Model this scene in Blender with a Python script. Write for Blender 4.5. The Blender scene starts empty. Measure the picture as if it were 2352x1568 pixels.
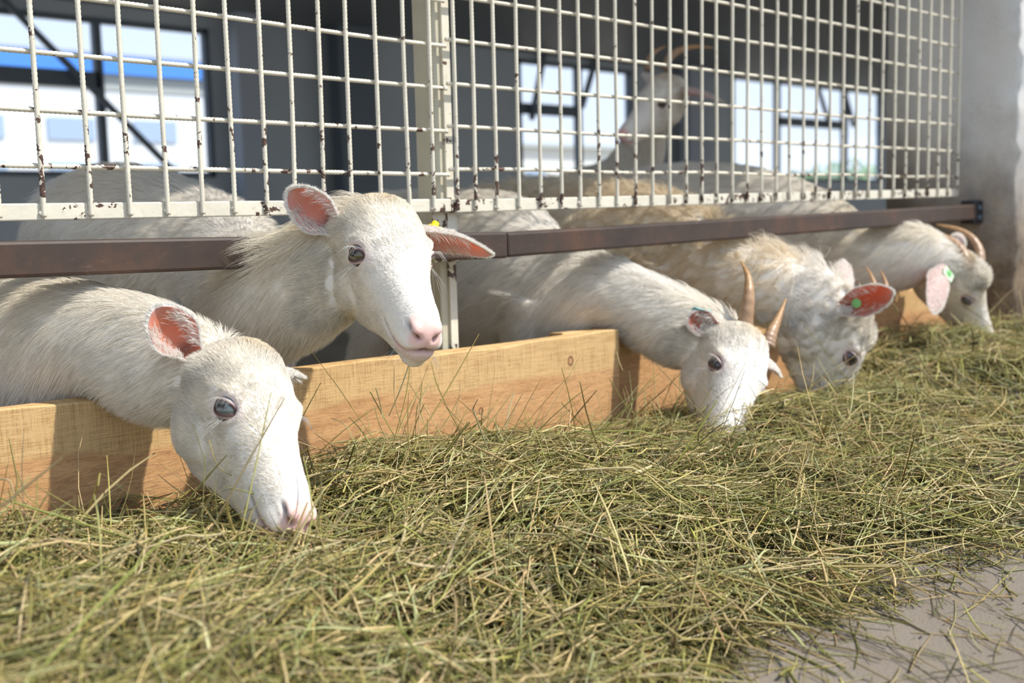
import bpy, math, random
import numpy as np
from mathutils import Vector, Matrix

rng = np.random.default_rng(7)
random.seed(7)
SC = bpy.context.scene
COL = SC.collection

# ------------------------------------------------------------------ camera, world, sun, exposure
F, CX, CY = 2500.0, 1176.0, 784.0            # focal length and centre for a 2352 x 1568 frame
def unit(v):
    v = np.array(v, float); return v / np.linalg.norm(v)
dX = unit([2774, 354, -2500.0]); dZ = np.array([-558, 22000, 2500.0]); dZ = unit(dZ - dX * dZ.dot(dX)); dY = np.cross(dZ, dX)
R = np.array([dX, dY, dZ])                   # camera axes -> world
CAM = np.array([0.0, -2.01474 * .8, 0.48])
def P(px, py, t):                            # a point at depth t (metres) behind picture point px, py
    return CAM + (R @ np.array([(px - CX) / F, -(py - CY) / F, -1.0])) * t
def atY(px, py, Y):
    r = R @ np.array([(px - CX) / F, -(py - CY) / F, -1.0]); return CAM + r * ((Y - CAM[1]) / r[1])
cam = bpy.data.cameras.new('camera'); co = bpy.data.objects.new('camera', cam); COL.objects.link(co)
M4 = Matrix([[*R[0], CAM[0]], [*R[1], CAM[1]], [*R[2], CAM[2]], [0, 0, 0, 1]])
co.matrix_world = M4
cam.sensor_width = 36.0; cam.lens = F / 2352 * 36.0; cam.clip_start = .05; cam.clip_end = 300
cam.dof.use_dof = True; cam.dof.focus_distance = 1.60; cam.dof.aperture_fstop = 3.8; cam.dof.aperture_blades = 0
SC.camera = co

w = bpy.data.worlds.new('sky'); SC.world = w; w.use_nodes = True
nt = w.node_tree; bg = nt.nodes['Background']
tc = nt.nodes.new('ShaderNodeTexCoord'); sp = nt.nodes.new('ShaderNodeSeparateXYZ'); rp = nt.nodes.new('ShaderNodeValToRGB')
nt.links.new(tc.outputs['Generated'], sp.inputs[0]); nt.links.new(sp.outputs[2], rp.inputs[0]); nt.links.new(rp.outputs[0], bg.inputs[0])
rp.color_ramp.elements[0].position = 0.0; rp.color_ramp.elements[0].color = (.89, .945, 1, 1)
rp.color_ramp.elements[1].position = .6; rp.color_ramp.elements[1].color = (.50, .68, 1, 1)
bg.inputs[1].default_value = 1.2
sun = bpy.data.lights.new('sun', 'SUN'); so = bpy.data.objects.new('sun', sun); COL.objects.link(so)
SUN = unit([.37, -.49, .80])
so.rotation_euler = Vector(SUN).to_track_quat('Z', 'Y').to_euler(); so.location = (2, -3, 6)
sun.energy = 4.7; sun.color = (1, .95, .87); sun.angle = math.radians(.9)
SC.view_settings.view_transform = 'Standard'; SC.view_settings.look = 'None'
SC.view_settings.exposure = 0.2; SC.view_settings.gamma = 1; SC.view_settings.use_curve_mapping = False
SC.cycles.max_bounces = 8; SC.cycles.diffuse_bounces = 4; SC.cycles.transparent_max_bounces = 8
SC.cycles.use_denoising = True

# ------------------------------------------------------------------ materials
def new_mat(name):
    m = bpy.data.materials.new(name); m.use_nodes = True
    return m, m.node_tree, m.node_tree.nodes['Principled BSDF']
def ramp(nt, fac, stops):
    r = nt.nodes.new('ShaderNodeValToRGB'); e = r.color_ramp.elements
    while len(e) < len(stops): e.new(.5)
    for k, (p, c) in enumerate(stops): e[k].position = p; e[k].color = (*c, 1)
    if fac is not None: nt.links.new(fac, r.inputs[0])
    return r.outputs[0]
def noise(nt, scale, detail=4, vec=None, rough=.5, dist=0):
    n = nt.nodes.new('ShaderNodeTexNoise'); n.inputs['Scale'].default_value = scale; n.inputs['Detail'].default_value = detail
    n.inputs['Roughness'].default_value = rough; n.inputs['Distortion'].default_value = dist
    if vec is not None: nt.links.new(vec, n.inputs['Vector'])
    return n.outputs[0]
def coords(nt, scale=(1, 1, 1), kind='Object'):
    t = nt.nodes.new('ShaderNodeTexCoord'); m = nt.nodes.new('ShaderNodeMapping'); m.inputs['Scale'].default_value = scale
    nt.links.new(t.outputs[kind], m.inputs[0]); return m.outputs[0]
def mixc(nt, fac, a, b, mode='MIX'):
    m = nt.nodes.new('ShaderNodeMix'); m.data_type = 'RGBA'; m.blend_type = mode
    for s, v in ((m.inputs[0], fac), (m.inputs[6], a), (m.inputs[7], b)):
        if hasattr(v, 'node'): nt.links.new(v, s)
        elif isinstance(v, (tuple, list)): s.default_value = (*v, 1)
        else: s.default_value = v
    return m.outputs[2]
def math_(nt, op, a, b=0.0, clamp=False):
    m = nt.nodes.new('ShaderNodeMath'); m.operation = op; m.use_clamp = clamp
    for s, v in ((m.inputs[0], a), (m.inputs[1], b)):
        if hasattr(v, 'node'): nt.links.new(v, s)
        else: s.default_value = v
    return m.outputs[0]
def bump(nt, b, h, strength=.3, dist=.01):
    n = nt.nodes.new('ShaderNodeBump'); n.inputs['Strength'].default_value = strength; n.inputs['Distance'].default_value = dist
    nt.links.new(h, n.inputs['Height']); nt.links.new(n.outputs[0], b.inputs['Normal'])
def plain(name, c, rough=.6, metal=0, spec=.5):
    m, nt, b = new_mat(name); b.inputs['Base Color'].default_value = (*c, 1); b.inputs['Roughness'].default_value = rough
    b.inputs['Metallic'].default_value = metal; b.inputs['Specular IOR Level'].default_value = spec; return m

def painted_steel(name, chip_lo, chip_hi, pale=(.72, .67, .54)):
    m, nt, b = new_mat(name); v = coords(nt)
    col = mixc(nt, ramp(nt, noise(nt, 14, 5, v), [(.35, (0, 0, 0)), (.7, (1, 1, 1))]), pale, tuple(x * .86 for x in pale))
    dirt = ramp(nt, noise(nt, 60, 6, v, .7), [(.58, (0, 0, 0)), (.72, (.5, .5, .5))])
    col = mixc(nt, dirt, col, (.40, .33, .20))
    sep = nt.nodes.new('ShaderNodeSeparateXYZ'); nt.links.new(v, sep.inputs[0])
    hz = nt.nodes.new('ShaderNodeMapRange'); nt.links.new(sep.outputs[2], hz.inputs[0])
    hz.inputs[1].default_value = .50; hz.inputs[2].default_value = .72; hz.inputs[3].default_value = chip_lo; hz.inputs[4].default_value = chip_hi
    n = noise(nt, 55, 6, v, .62); th = math_(nt, 'GREATER_THAN', n, hz.outputs[0])
    n2 = noise(nt, 9, 2, v); patch = math_(nt, 'GREATER_THAN', n2, .50); th = math_(nt, 'MULTIPLY', th, patch)
    rust = ramp(nt, noise(nt, 200, 4, v), [(.3, (.035, .018, .012)), (.7, (.13, .06, .035))])
    nt.links.new(mixc(nt, th, col, rust), b.inputs['Base Color'])
    b.inputs['Roughness'].default_value = .45; bump(nt, b, math_(nt, 'ADD', math_(nt, 'MULTIPLY', th, -1.0), noise(nt, 90, 5, v)), .35, .002)
    return m
STEEL = painted_steel('cream_paint', .50, .63)
STEEL_T = painted_steel('cream_paint_tube', .55, .62)
STEEL_P = painted_steel('cream_paint_post', .66, .70, (.55, .51, .38))

m, nt, b = new_mat('brown_rail'); RAIL = m; v = coords(nt)
c = ramp(nt, noise(nt, 9, 6, v, .65), [(.3, (.040, .029, .025)), (.52, (.060, .040, .030)), (.78, (.12, .058, .034))])
scr = ramp(nt, noise(nt, 26, 8, coords(nt, (1, 1, 3)), .8, 1.2), [(.60, (0, 0, 0)), (.66, (.35, .35, .35))])
nt.links.new(mixc(nt, scr, c, (.24, .15, .11)), b.inputs['Base Color']); b.inputs['Roughness'].default_value = .5
b.inputs['Specular IOR Level'].default_value = .35; bump(nt, b, noise(nt, 120, 5, v), .12, .001)

def wood(name, knots):
    m, nt, b = new_mat(name); v = coords(nt)
    sep = nt.nodes.new('ShaderNodeSeparateXYZ'); nt.links.new(v, sep.inputs[0])
    vg = coords(nt, (1.3, 1, 9))
    g = noise(nt, 3.2, 8, vg, .6, 1.6)
    c = ramp(nt, g, [(.25, (.40, .19, .07)), (.42, (.58, .31, .125)), (.58, (.68, .39, .17)), (.8, (.50, .26, .10))])
    fine = noise(nt, 8, 8, coords(nt, (6, 1, 42)), .75, .8)
    c = mixc(nt, ramp(nt, fine, [(.40, (.75, .75, .75)), (.52, (0, 0, 0))]), c, (.36, .185, .08))
    # pale saw-marked band along the top edge, with fine vertical saw lines
    edge = math_(nt, 'ADD', sep.outputs[2], math_(nt, 'MULTIPLY', noise(nt, 2.2, 2, coords(nt, (1, 1, .1))), .09))
    band = ramp(nt, math_(nt, 'MULTIPLY', math_(nt, 'SUBTRACT', edge, .195), 22.0, True), [(.2, (0, 0, 0)), (.45, (1, 1, 1))])
    saw = noise(nt, 6, 4, coords(nt, (60, 1, 3)), .8); saw2 = noise(nt, 5, 4, coords(nt, (3, 1, 70)), .8)
    sawc = ramp(nt, math_(nt, 'MULTIPLY', saw, saw2), [(.16, (.42, .25, .09)), (.27, (.72, .49, .22))])
    c = mixc(nt, math_(nt, 'MULTIPLY', band, .75), c, sawc)
    for kx, kz, kr in knots:
        cb = nt.nodes.new('ShaderNodeCombineXYZ'); cb.inputs[0].default_value = kx; cb.inputs[2].default_value = kz
        vm = nt.nodes.new('ShaderNodeVectorMath'); vm.operation = 'SUBTRACT'; nt.links.new(v, vm.inputs[0]); nt.links.new(cb.outputs[0], vm.inputs[1])
        sc = nt.nodes.new('ShaderNodeVectorMath'); sc.operation = 'MULTIPLY'; sc.inputs[1].default_value = (1, 0, .8); nt.links.new(vm.outputs[0], sc.inputs[0])
        ln = nt.nodes.new('ShaderNodeVectorMath'); ln.operation = 'LENGTH'; nt.links.new(sc.outputs[0], ln.inputs[0])
        d = math_(nt, 'DIVIDE', ln.outputs[1], kr)
        kc = ramp(nt, d, [(.0, (.55, .30, .14)), (.55, (.52, .28, .12)), (.72, (.10, .045, .02)), (.92, (.16, .08, .04)), (1, (.4, .2, .1))])
        k = ramp(nt, math_(nt, 'MULTIPLY', d, .5), [(.42, (1, 1, 1)), (.6, (0, 0, 0))])
        c = mixc(nt, k, c, kc)
    nt.links.new(c, b.inputs['Base Color']); b.inputs['Roughness'].default_value = .75
    bump(nt, b, math_(nt, 'ADD', fine, math_(nt, 'MULTIPLY', saw, .5)), .5, .003)
    return m
WOOD = wood('pine_board', [(1.575, .185, .0085), (1.33, .115, .006)])
WOOD_B = wood('pine_board_far', [(2.6, .15, .01)])

def concrete(name, a, c2, stain=None, sc=3):
    m, nt, b = new_mat(name); v = coords(nt)
    c = ramp(nt, noise(nt, sc, 8, v, .6), [(.3, a), (.7, c2)])
    sand = noise(nt, 260, 3, v); c = mixc(nt, ramp(nt, sand, [(.3, (.35, .35, .35)), (.5, (0, 0, 0))]), c, tuple(x * .55 for x in a))
    if stain:
        sep = nt.nodes.new('ShaderNodeSeparateXYZ'); nt.links.new(v, sep.inputs[0])
        z = math_(nt, 'ADD', sep.outputs[2], math_(nt, 'MULTIPLY', noise(nt, 7, 6, v, .65), .40))
        s = ramp(nt, z, [(.50, (1, 1, 1)), (.75, (.6, .6, .6)), (1.0, (0, 0, 0))])
        st = ramp(nt, noise(nt, 11, 6, v, .7), [(.35, (.10, .065, .04)), (.65, (.30, .22, .14))])
        c = mixc(nt, s, c, st)
    nt.links.new(c, b.inputs['Base Color']); b.inputs['Roughness'].default_value = .9
    bump(nt, b, math_(nt, 'ADD', noise(nt, 40, 8, v, .7), sand), .4, .004); return m
FLOOR = concrete('concrete_floor', (.17, .138, .100), (.245, .205, .158), sc=2.5)
PENFLOOR = concrete('pen_floor', (.26, .21, .14), (.40, .33, .23))
WHITEWALL = concrete('whitewashed_wall', (.62, .61, .58), (.74, .73, .70), stain=True)
GREYWALL = concrete('grey_back_wall', (.52, .57, .60), (.62, .67, .70), sc=.8)
ROOFM = plain('roof_sheet', (.30, .31, .32), .5)
DARK = plain('dark_steel', (.12, .15, .18), .5)
MIDS = plain('grey_steel', (.42, .46, .52), .6)
BLACK = plain('black_rubber', (.02, .02, .025), .5)

# ------------------------------------------------------------------ mesh helpers
def tag(o, label=None, cat=None, group=None, kind=None):
    for k, v in (('label', label), ('category', cat), ('group', group), ('kind', kind)):
        if v: o[k] = v
    return o
def mesh_obj(name, V, Fc, mat=None, parent=None, smooth=False, cols=None):
    me = bpy.data.meshes.new(name); V = np.asarray(V, float)
    if isinstance(Fc, np.ndarray):
        n, k = Fc.shape; me.vertices.add(len(V)); me.vertices.foreach_set('co', V.astype(np.float32).ravel())
        me.loops.add(n * k); me.loops.foreach_set('vertex_index', Fc.astype(np.int32).ravel())
        me.polygons.add(n); me.polygons.foreach_set('loop_start', np.arange(0, n * k, k, dtype=np.int32)); me.update(calc_edges=True)
    else:
        me.from_pydata([tuple(v) for v in V], [], [tuple(int(i) for i in f) for f in Fc]); me.update()
    if smooth: me.polygons.foreach_set('use_smooth', np.ones(len(me.polygons), bool))
    if mat is not None: me.materials.append(mat)
    if cols is not None:
        a = me.color_attributes.new('tint', 'FLOAT_COLOR', 'POINT'); c4 = np.ones((len(V), 4), np.float32); c4[:, :3] = cols
        a.data.foreach_set('color', c4.ravel())
    o = bpy.data.objects.new(name, me); COL.objects.link(o)
    if parent is not None: o.parent = parent
    return o
def empty(name, loc=(0, 0, 0)):
    o = bpy.data.objects.new(name, None); COL.objects.link(o); o.empty_display_size = .05; return o
def box_vf(x0, x1, y0, y1, z0, z1):
    V = [(x, y, z) for x in (x0, x1) for y in (y0, y1) for z in (z0, z1)]
    return V, [(0, 1, 3, 2), (4, 6, 7, 5), (0, 4, 5, 1), (2, 3, 7, 6), (0, 2, 6, 4), (1, 5, 7, 3)]
def box(name, x0, x1, y0, y1, z0, z1, mat, parent=None, bev=0):
    V, Fc = box_vf(x0, x1, y0, y1, z0, z1); o = mesh_obj(name, V, Fc, mat, parent)
    if bev:
        md = o.modifiers.new('bevel', 'BEVEL'); md.width = bev; md.segments = 2
    return o
def beam(name, p, q, w_, h_, mat, parent=None, bev=.002, depth_dir=(0, 1, 0)):
    """a rectangular bar from p to q: w_ along depth_dir, h_ across it"""
    p = np.array(p, float); q = np.array(q, float); d = unit(q - p); s = np.array(depth_dir, float); s = unit(s - d * s.dot(d)); u = np.cross(d, s)
    V = [e + s * a * w_ / 2 + u * c_ * h_ / 2 for e in (p, q) for a, c_ in ((-1, -1), (1, -1), (1, 1), (-1, 1))]
    Fc = [(3, 2, 1, 0), (4, 5, 6, 7), (0, 1, 5, 4), (1, 2, 6, 5), (2, 3, 7, 6), (3, 0, 4, 7)]
    o = mesh_obj(name, V, Fc, mat, parent)
    if bev: md = o.modifiers.new('bevel', 'BEVEL'); md.width = bev; md.segments = 2
    return o
def catmull(pts, n):
    pts = np.array(pts, float); m_ = len(pts); A = np.vstack([2 * pts[0] - pts[1], pts, 2 * pts[-1] - pts[-2]])
    t = np.linspace(0, m_ - 1 - 1e-9, n); i = t.astype(int); f = (t - i)[:, None]
    p0, p1, p2, p3 = A[i], A[i + 1], A[i + 2], A[i + 3]
    return .5 * ((2 * p1) + (-p0 + p2) * f + (2 * p0 - 5 * p1 + 4 * p2 - p3) * f ** 2 + (-p0 + 3 * p1 - 3 * p2 + p3) * f ** 3)
def tube_vf(pts, rad, sides=8, up=(0, 0, 1), rad2=None):
    """closed tube through pts; rad across, rad2 along the 'up' side"""
    pts = np.asarray(pts, float); n = len(pts); rad = np.broadcast_to(np.asarray(rad, float), (n,)); rad2 = rad if rad2 is None else np.broadcast_to(np.asarray(rad2, float), (n,))
    T = np.gradient(pts, axis=0); T /= np.linalg.norm(T, axis=1)[:, None] + 1e-12
    up = np.asarray(up, float); up = np.broadcast_to(up, (n, 3))
    S_ = np.cross(T, up); bad = np.linalg.norm(S_, axis=1) < 1e-3; S_[bad] = np.cross(T[bad], [1, .01, 0]); S_ /= np.linalg.norm(S_, axis=1)[:, None]
    U = np.cross(S_, T); a = np.linspace(0, 2 * np.pi, sides, endpoint=False)
    V = pts[:, None] + S_[:, None] * (np.cos(a)[None, :, None] * rad[:, None, None]) + U[:, None] * (np.sin(a)[None, :, None] * rad2[:, None, None])
    V = V.reshape(-1, 3); Fc = []
    for i in range(n - 1):
        for j in range(sides):
            k = (j + 1) % sides; Fc.append((i * sides + j, i * sides + k, (i + 1) * sides + k, (i + 1) * sides + j))
    Fc.append(tuple(range(sides))[::-1]); Fc.append(tuple((n - 1) * sides + j for j in range(sides)))
    return V, Fc
def smooth_obj(o):
    o.data.polygons.foreach_set('use_smooth', np.ones(len(o.data.polygons), bool)); return o
def join_vf(lst):
    V = []; Fc = []; k = 0
    for v, f in lst:
        V.append(np.asarray(v, float)); Fc += [tuple(i + k for i in q) for q in f]; k += len(v)
    return np.vstack(V), Fc

# ------------------------------------------------------------------ setting
o = box('floor', -8, 40, -14, .06, -.3, 0, FLOOR); tag(o, kind='structure')
o = box('floor', -8, 40, .06, 60, -.5, -.18, PENFLOOR); tag(o, kind='structure')
# concrete pier at the end of the fence, rough whitewashed plaster
nx, ny, nz = 2, 2, 40
V, Fc = [], []
prof = [(3.43, .28), (3.43, .14), (3.43, 0), (3.43, -.08), (3.435, -.143), (3.444, -.152), (3.6, -.152), (3.8, -.152), (3.98, -.152), (3.98, .28)]
zs = np.linspace(-.18, 3.0, 90); r_ = np.random.default_rng(3)
ph = r_.uniform(0, 6, 12)
for z in zs:
    for k, (x, y) in enumerate(prof):
        j = .0035 * math.sin(z * 9 + ph[0] + k) + .003 * math.sin(z * 23 + ph[1] + 2 * k) + (.004 * r_.normal() if 3 < k < 8 else .0006 * r_.normal())
        V.append((x - (j if k < 5 else 0), y - (j if k > 3 and k < 9 else 0), z))
n = len(prof)
for i in range(len(zs) - 1):
    for k in range(n):
        q = (k + 1) % n; Fc.append((i * n + k, i * n + q, (i + 1) * n + q, (i + 1) * n + k))
Fc.append(tuple((len(zs) - 1) * n + k for k in range(n)))
o = mesh_obj('wall_right', V, [f[::-1] for f in Fc], WHITEWALL, smooth=True); tag(o, kind='structure')

# back wall with its window openings
def wall_openings(name, x0, x1, z0, z1, Y, th, ops, mat):
    parts = []; xs = x0
    for (a, c_, lo, hi) in ops:
        parts.append(box_vf(xs, a, Y, Y + th, z0, z1)); parts.append(box_vf(a, c_, Y, Y + th, z0, lo)); parts.append(box_vf(a, c_, Y, Y + th, hi, z1)); xs = c_
    parts.append(box_vf(xs, x1, Y, Y + th, z0, z1)); V, Fc = join_vf(parts)
    return tag(mesh_obj(name, V, Fc, mat), kind='structure')
OPS = [(1.2, 5.46, .98, 2.49), (9.80, 12.02, .98, 2.53), (14.41, 19.05, .98, 2.66)]
wall_openings('wall_back', -7, 30, -.18, 4.0, 9.0, .12, OPS, GREYWALL)
m, nt, b = new_mat('window_glass'); GLASS = m
tr = nt.nodes.new('ShaderNodeBsdfTransparent'); tr.inputs[0].default_value = (.93, .96, 1, 1); gl = nt.nodes.new('ShaderNodeBsdfGlossy'); gl.inputs['Roughness'].default_value = .02
mx = nt.nodes.new('ShaderNodeMixShader'); mx.inputs[0].default_value = .06; nt.links.new(tr.outputs[0], mx.inputs[1]); nt.links.new(gl.outputs[0], mx.inputs[2])
nt.links.new(mx.outputs[0], nt.nodes['Material Output'].inputs[0])
def window(idx, a, c_, lo, hi, mull, trans, braces):
    w_ = empty('window_%d' % idx); tag(w_, kind='structure'); e = .05
    for (x0, x1, z0, z1) in ((a, c_, lo, lo + e), (a, c_, hi - e, hi), (a, a + e, lo, hi), (c_ - e, c_, lo, hi)):
        box('frame', x0, x1, 8.97, 9.06, z0, z1, DARK, w_)
    for x, ww in mull: box('mullion', x - ww / 2, x + ww / 2, 8.965, 9.05, lo, hi, DARK, w_)
    for x0, x1, z, hh in trans: box('transom', x0, x1, 8.965, 9.05, z - hh / 2, z + hh / 2, DARK, w_)
    for p, q, ww in braces: beam('brace', p, q, .05, ww, DARK, w_)
    box('pane', a + e, c_ - e, 9.005, 9.011, lo + e, hi - e, GLASS, w_)
window(1, 1.2, 5.46, .98, 2.49, [(4.30, .075), (2.9, .07)], [(1.2, 4.30, 1.90, .15)], [((2.2, 8.85, 3.75), (5.25, 8.85, .72), .055)])
window(2, 9.80, 12.02, .98, 2.53, [(10.93, .09)], [(9.80, 10.93, 1.90, .14)], [((10.25, 8.9, 2.75), (9.95, 8.9, 1.75), .07), ((11.25, 8.9, 2.75), (10.9, 8.9, 1.95), .07)])
window(3, 14.41, 19.05, .98, 2.66, [(15.66, .10), (17.75, .12)], [(15.66, 17.75, 1.97, .14)], [((16.55, 8.9, 2.85), (17.1, 8.9, 1.95), .06), ((17.4, 8.9, 2.85), (17.9, 8.9, 1.95), .08)])
# roof and steel columns of the barn
box('roof', -8, 30, -.85, 9.3, 2.62, 2.72, ROOFM)['kind'] = 'structure'
for k, (x, y, s_) in enumerate([(5.72, 8.6, .28), (7.05, 8.6, .5), (13.1, 8.6, .45)]):
    o = box('trim_%d' % (k + 1), x - s_ / 2, x + s_ / 2, y, y + .2, -.18, 2.62, [MIDS, DARK, MIDS][k]); tag(o, kind='structure')

# outside, beyond the windows
m, nt, b = new_mat('white_facade'); FAC = m
b.inputs['Base Color'].default_value = (.86, .86, .84, 1); b.inputs['Roughness'].default_value = .8
BLUE = plain('blue_fascia', (.10, .33, .90), .5); BEIGE = plain('beige_band', (.52, .53, .48), .8); PALEGLASS = plain('pale_blue_glazing', (.42, .52, .66), .25)
bl = empty('building'); tag(bl, 'long white building with a bright blue roof edge seen through the left windows', 'building')
box('wall', -4, 14.5, 20, 24, -.2, 3.2, FAC, bl); box('beige_band', -4, 14.5, 19.97, 24, 3.2, 3.5, BEIGE, bl); box('blue_fascia', -4, 14.6, 19.85, 24.1, 3.5, 3.84, BLUE, bl)
box('roof', -4, 14.6, 19.85, 24.1, 3.84, 3.90, MIDS, bl)
for x in np.arange(-2.5, 14, 1.7):
    for z in (1.35, 2.2): 
        wn = box('window', x, x + .9, 19.96, 20.02, z, z + .42, PALEGLASS, bl)
b2 = empty('building'); tag(b2, 'low cream outbuilding seen through the lower pane of the middle window', 'building')
box('wall', 19.6, 25.2, 20, 23, -.2, 2.35, plain('cream_render', (.86, .82, .72), .8), b2); box('roof', 19.5, 25.4, 19.8, 23.2, 2.35, 2.46, BEIGE, b2)
for x in (20.2, 21.6, 23.0, 24.2): box('window', x, x + .7, 19.96, 20.02, 1.2, 1.8, PALEGLASS, b2)
m, nt, b = new_mat('leaf_green'); LEAF = m
nt.links.new(ramp(nt, noise(nt, 9, 3, coords(nt)), [(.3, (.10, .26, .06)), (.7, (.30, .50, .16))]), b.inputs['Base Color']); b.inputs['Roughness'].default_value = .6
def bush(x, y, r, h):
    t_ = empty('bush'); k = 900; d = r_.normal(size=(k, 3)); d /= np.linalg.norm(d, axis=1)[:, None]; c_ = d * r_.uniform(.55, 1, (k, 1)) * [r, r, h / 2] + [x, y, h / 2 - .1]
    a_ = r_.normal(size=(k, 3)); a_ /= np.linalg.norm(a_, axis=1)[:, None]; b_ = np.cross(a_, d); s_ = .16
    V = np.stack([c_ - a_ * s_, c_ + b_ * s_ * .6, c_ + a_ * s_, c_ - b_ * s_ * .6], 1).reshape(-1, 3); mesh_obj('leaves', V, np.arange(4 * k).reshape(k, 4), LEAF, t_)['kind'] = 'stuff'
    V, Fc = tube_vf([(x, y, -.2), (x, y, h * .5)], [.09, .04], 8); mesh_obj('trunk', V, Fc, plain('bark', (.1, .07, .05)), t_); return t_
for (x, y, r, h), lb in zip([(33.5, 20, 1.5, 2.0), (37.5, 20.5, 2.2, 2.5)], ['smaller green bush seen through the right windows beside the goat back', 'larger green bush outside seen low in the right windows']):
    tag(bush(x, y, r, h), lb, 'bush')

# ------------------------------------------------------------------ fence
def rebar(x0, z0, x1, z1, y, rad=.0039, near=True, bend=.0015):
    ln = math.hypot(x1 - x0, z1 - z0); n = max(8, int(ln / (.0035 if near else .03))); t = np.linspace(0, 1, n)
    a_, p_, q_ = rng.normal(0, bend), rng.uniform(0, 6), rng.uniform(5, 11)
    wob = a_ * np.sin(t * q_ * ln + p_); pts = np.stack([x0 + (x1 - x0) * t, np.full(n, y) + wob * .5, z0 + (z1 - z0) * t], 1)
    if abs(x1 - x0) < abs(z1 - z0): pts[:, 0] += wob
    else: pts[:, 2] += wob
    rr = rad * (1 + (.09 * np.where(np.arange(n) % 2, 1, -1) if near else 0))
    return tube_vf(pts, rr, 7, up=(0, 1, 0))
ROWS = [.5725, .652, .732, .812, .892, .972, 1.052, 1.132]
def panel(label, x0, x1, verts, ztube, ztube1, nearlim):
    e = empty('mesh_panel'); tag(e, label, 'fence panel', 'welded mesh panels of the pen front')
    beam('frame_tube', (x0, .012, ztube), (x1, .012, ztube1), .024, .0245, STEEL_T, e, .002)
    beam('frame_tube', (x0, .012, 1.215), (x1, .012, 1.215), .024, .0245, STEEL_T, e, .002)
    for x in verts:
        f_ = (x - x0) / (x1 - x0); zb = ztube + (ztube1 - ztube) * f_
        V, Fc = rebar(x - .004, zb - .008, x + rng.normal(0, .002), 1.215, -.004, near=x < nearlim); o = smooth_obj(mesh_obj('vertical_bar', V, Fc, STEEL, e))
        a_ = np.array([[0, 0, .006], [.009, 0, 0], [0, -.007, 0], [-.009, 0, 0], [0, .002, 0], [0, 0, -.007]]) * rng.uniform(.9, 1.5)
        w_ = mesh_obj('weld_bead', a_ + [x - .004, -.001, zb + rng.uniform(-.006, .002)], [(0, 2, 1), (0, 3, 2), (5, 1, 2), (5, 2, 3), (0, 1, 4), (0, 4, 3), (5, 4, 1), (5, 3, 4)], STEEL, e)
        sm = w_.modifiers.new('round', 'SUBSURF'); sm.levels = sm.render_levels = 1
    for k, z in enumerate(ROWS):
        zz = z + (ztube + ztube1) / 2 - .5145; 
        V, Fc = rebar(x0, z + .0015, x1, zz, .0045, near=x0 < 1); smooth_obj(mesh_obj('horizontal_bar', V, Fc, STEEL, e))
    return e
vL = [-.09 + .0592 * k for k in range(0)] + list(np.array([.208, .267, .326, .385, .444, .503]) - .0) + [.562, .631, .691, .749, .808, .862, .922, .976, 1.033, 1.089, 1.151, 1.213, 1.271]
vR = [1.328, 1.374, 1.428, 1.488, 1.548, 1.607, 1.662, 1.72, 1.776, 1.837, 1.894, 1.955, 2.014, 2.072, 2.128, 2.19, 2.25, 2.31, 2.373, 2.431, 2.494, 2.554, 2.621, 2.686, 2.753, 2.822, 2.89, 2.961, 3.029, 3.099, 3.165, 3.228, 3.293, 3.356]
panel('cream rusty wire mesh panel left of the post, above the two nearest goats', .15, 1.312, vL, .505, .5065, 9)
panel('cream wire mesh panel between the post and the concrete pier', 1.314, 3.372, vR, .5045, .524, 1.9)
# gate-style post and its rail
e = empty('fence_post'); tag(e, 'cream rectangular steel post standing behind the join of the two mesh panels', 'post')
box('upright', 1.300, 1.334, .026, .088, -.18, 1.9, STEEL_P, e, .003)
box('flange', 1.318, 1.336, .020, .0265, .05, 1.2, STEEL, e, .001)
V, Fc = box_vf(1.285, 1.345, .0245, .0262, .40, .498); mesh_obj('joint_plate', V, Fc, STEEL, e)
e = empty('rail'); tag(e, 'long dark brown square steel rail running below the mesh', 'rail')
beam('left_length', (.12, -.030, .4455), (1.405, -.030, .4285), .048, .0505, RAIL, e, .005)['label'] = 'near length of the brown rail with scratched paint'
beam('right_length', (1.405, -.030, .4285), (3.385, -.030, .4615), .048, .0475, RAIL, e, .005)
box('end_bracket', 3.372, 3.432, -.052, -.006, .425, .498, BLACK, e, .004)
for z in (.445, .475):
    V, Fc = tube_vf([(3.40, -.058, z), (3.40, -.05, z)], .008, 6, up=(0, 0, 1)); mesh_obj('bolt', V, Fc, DARK, e)
# feed boards
def plank(name, x0, x1, y0, y1, z0, z1, mat, label, seed):
    r2 = np.random.default_rng(seed); n = 60; xs = np.linspace(x0, x1, n); V = []; ph = r2.uniform(0, 6, 4)
    for x in xs:
        j = .0022 * math.sin(x * 11 + ph[0]) + .0014 * math.sin(x * 31 + ph[1]); k = .0022 * math.sin(x * 7 + ph[2])
        c_ = .0025; zt = z1 + k
        V += [(x, y0, z0), (x, y0, zt - c_ + j), (x, y0 + c_, zt + j), (x, y1 - c_, zt), (x, y1, zt - c_), (x, y1, z0)]
    Fc = []
    for i in range(n - 1):
        for k in range(6): q = (k + 1) % 6; Fc.append((i * 6 + q, i * 6 + k, (i + 1) * 6 + k, (i + 1) * 6 + q))
    Fc += [tuple(range(6)), tuple((n - 1) * 6 + k for k in range(6))[::-1]]
    return tag(mesh_obj(name, V, Fc, mat), label, 'board', 'feed boards along the pen front')
plank('feed_board', .0, 1.722, -.048, -.004, 0, .236, WOOD, 'pale pine feed board under the two nearest goats, knot near its end', 1)
plank('feed_board', 1.60, 3.425, -.002, .040, 0, .236, WOOD_B, 'pine feed board lapped behind, under the three horned feeding goats', 2)

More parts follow.
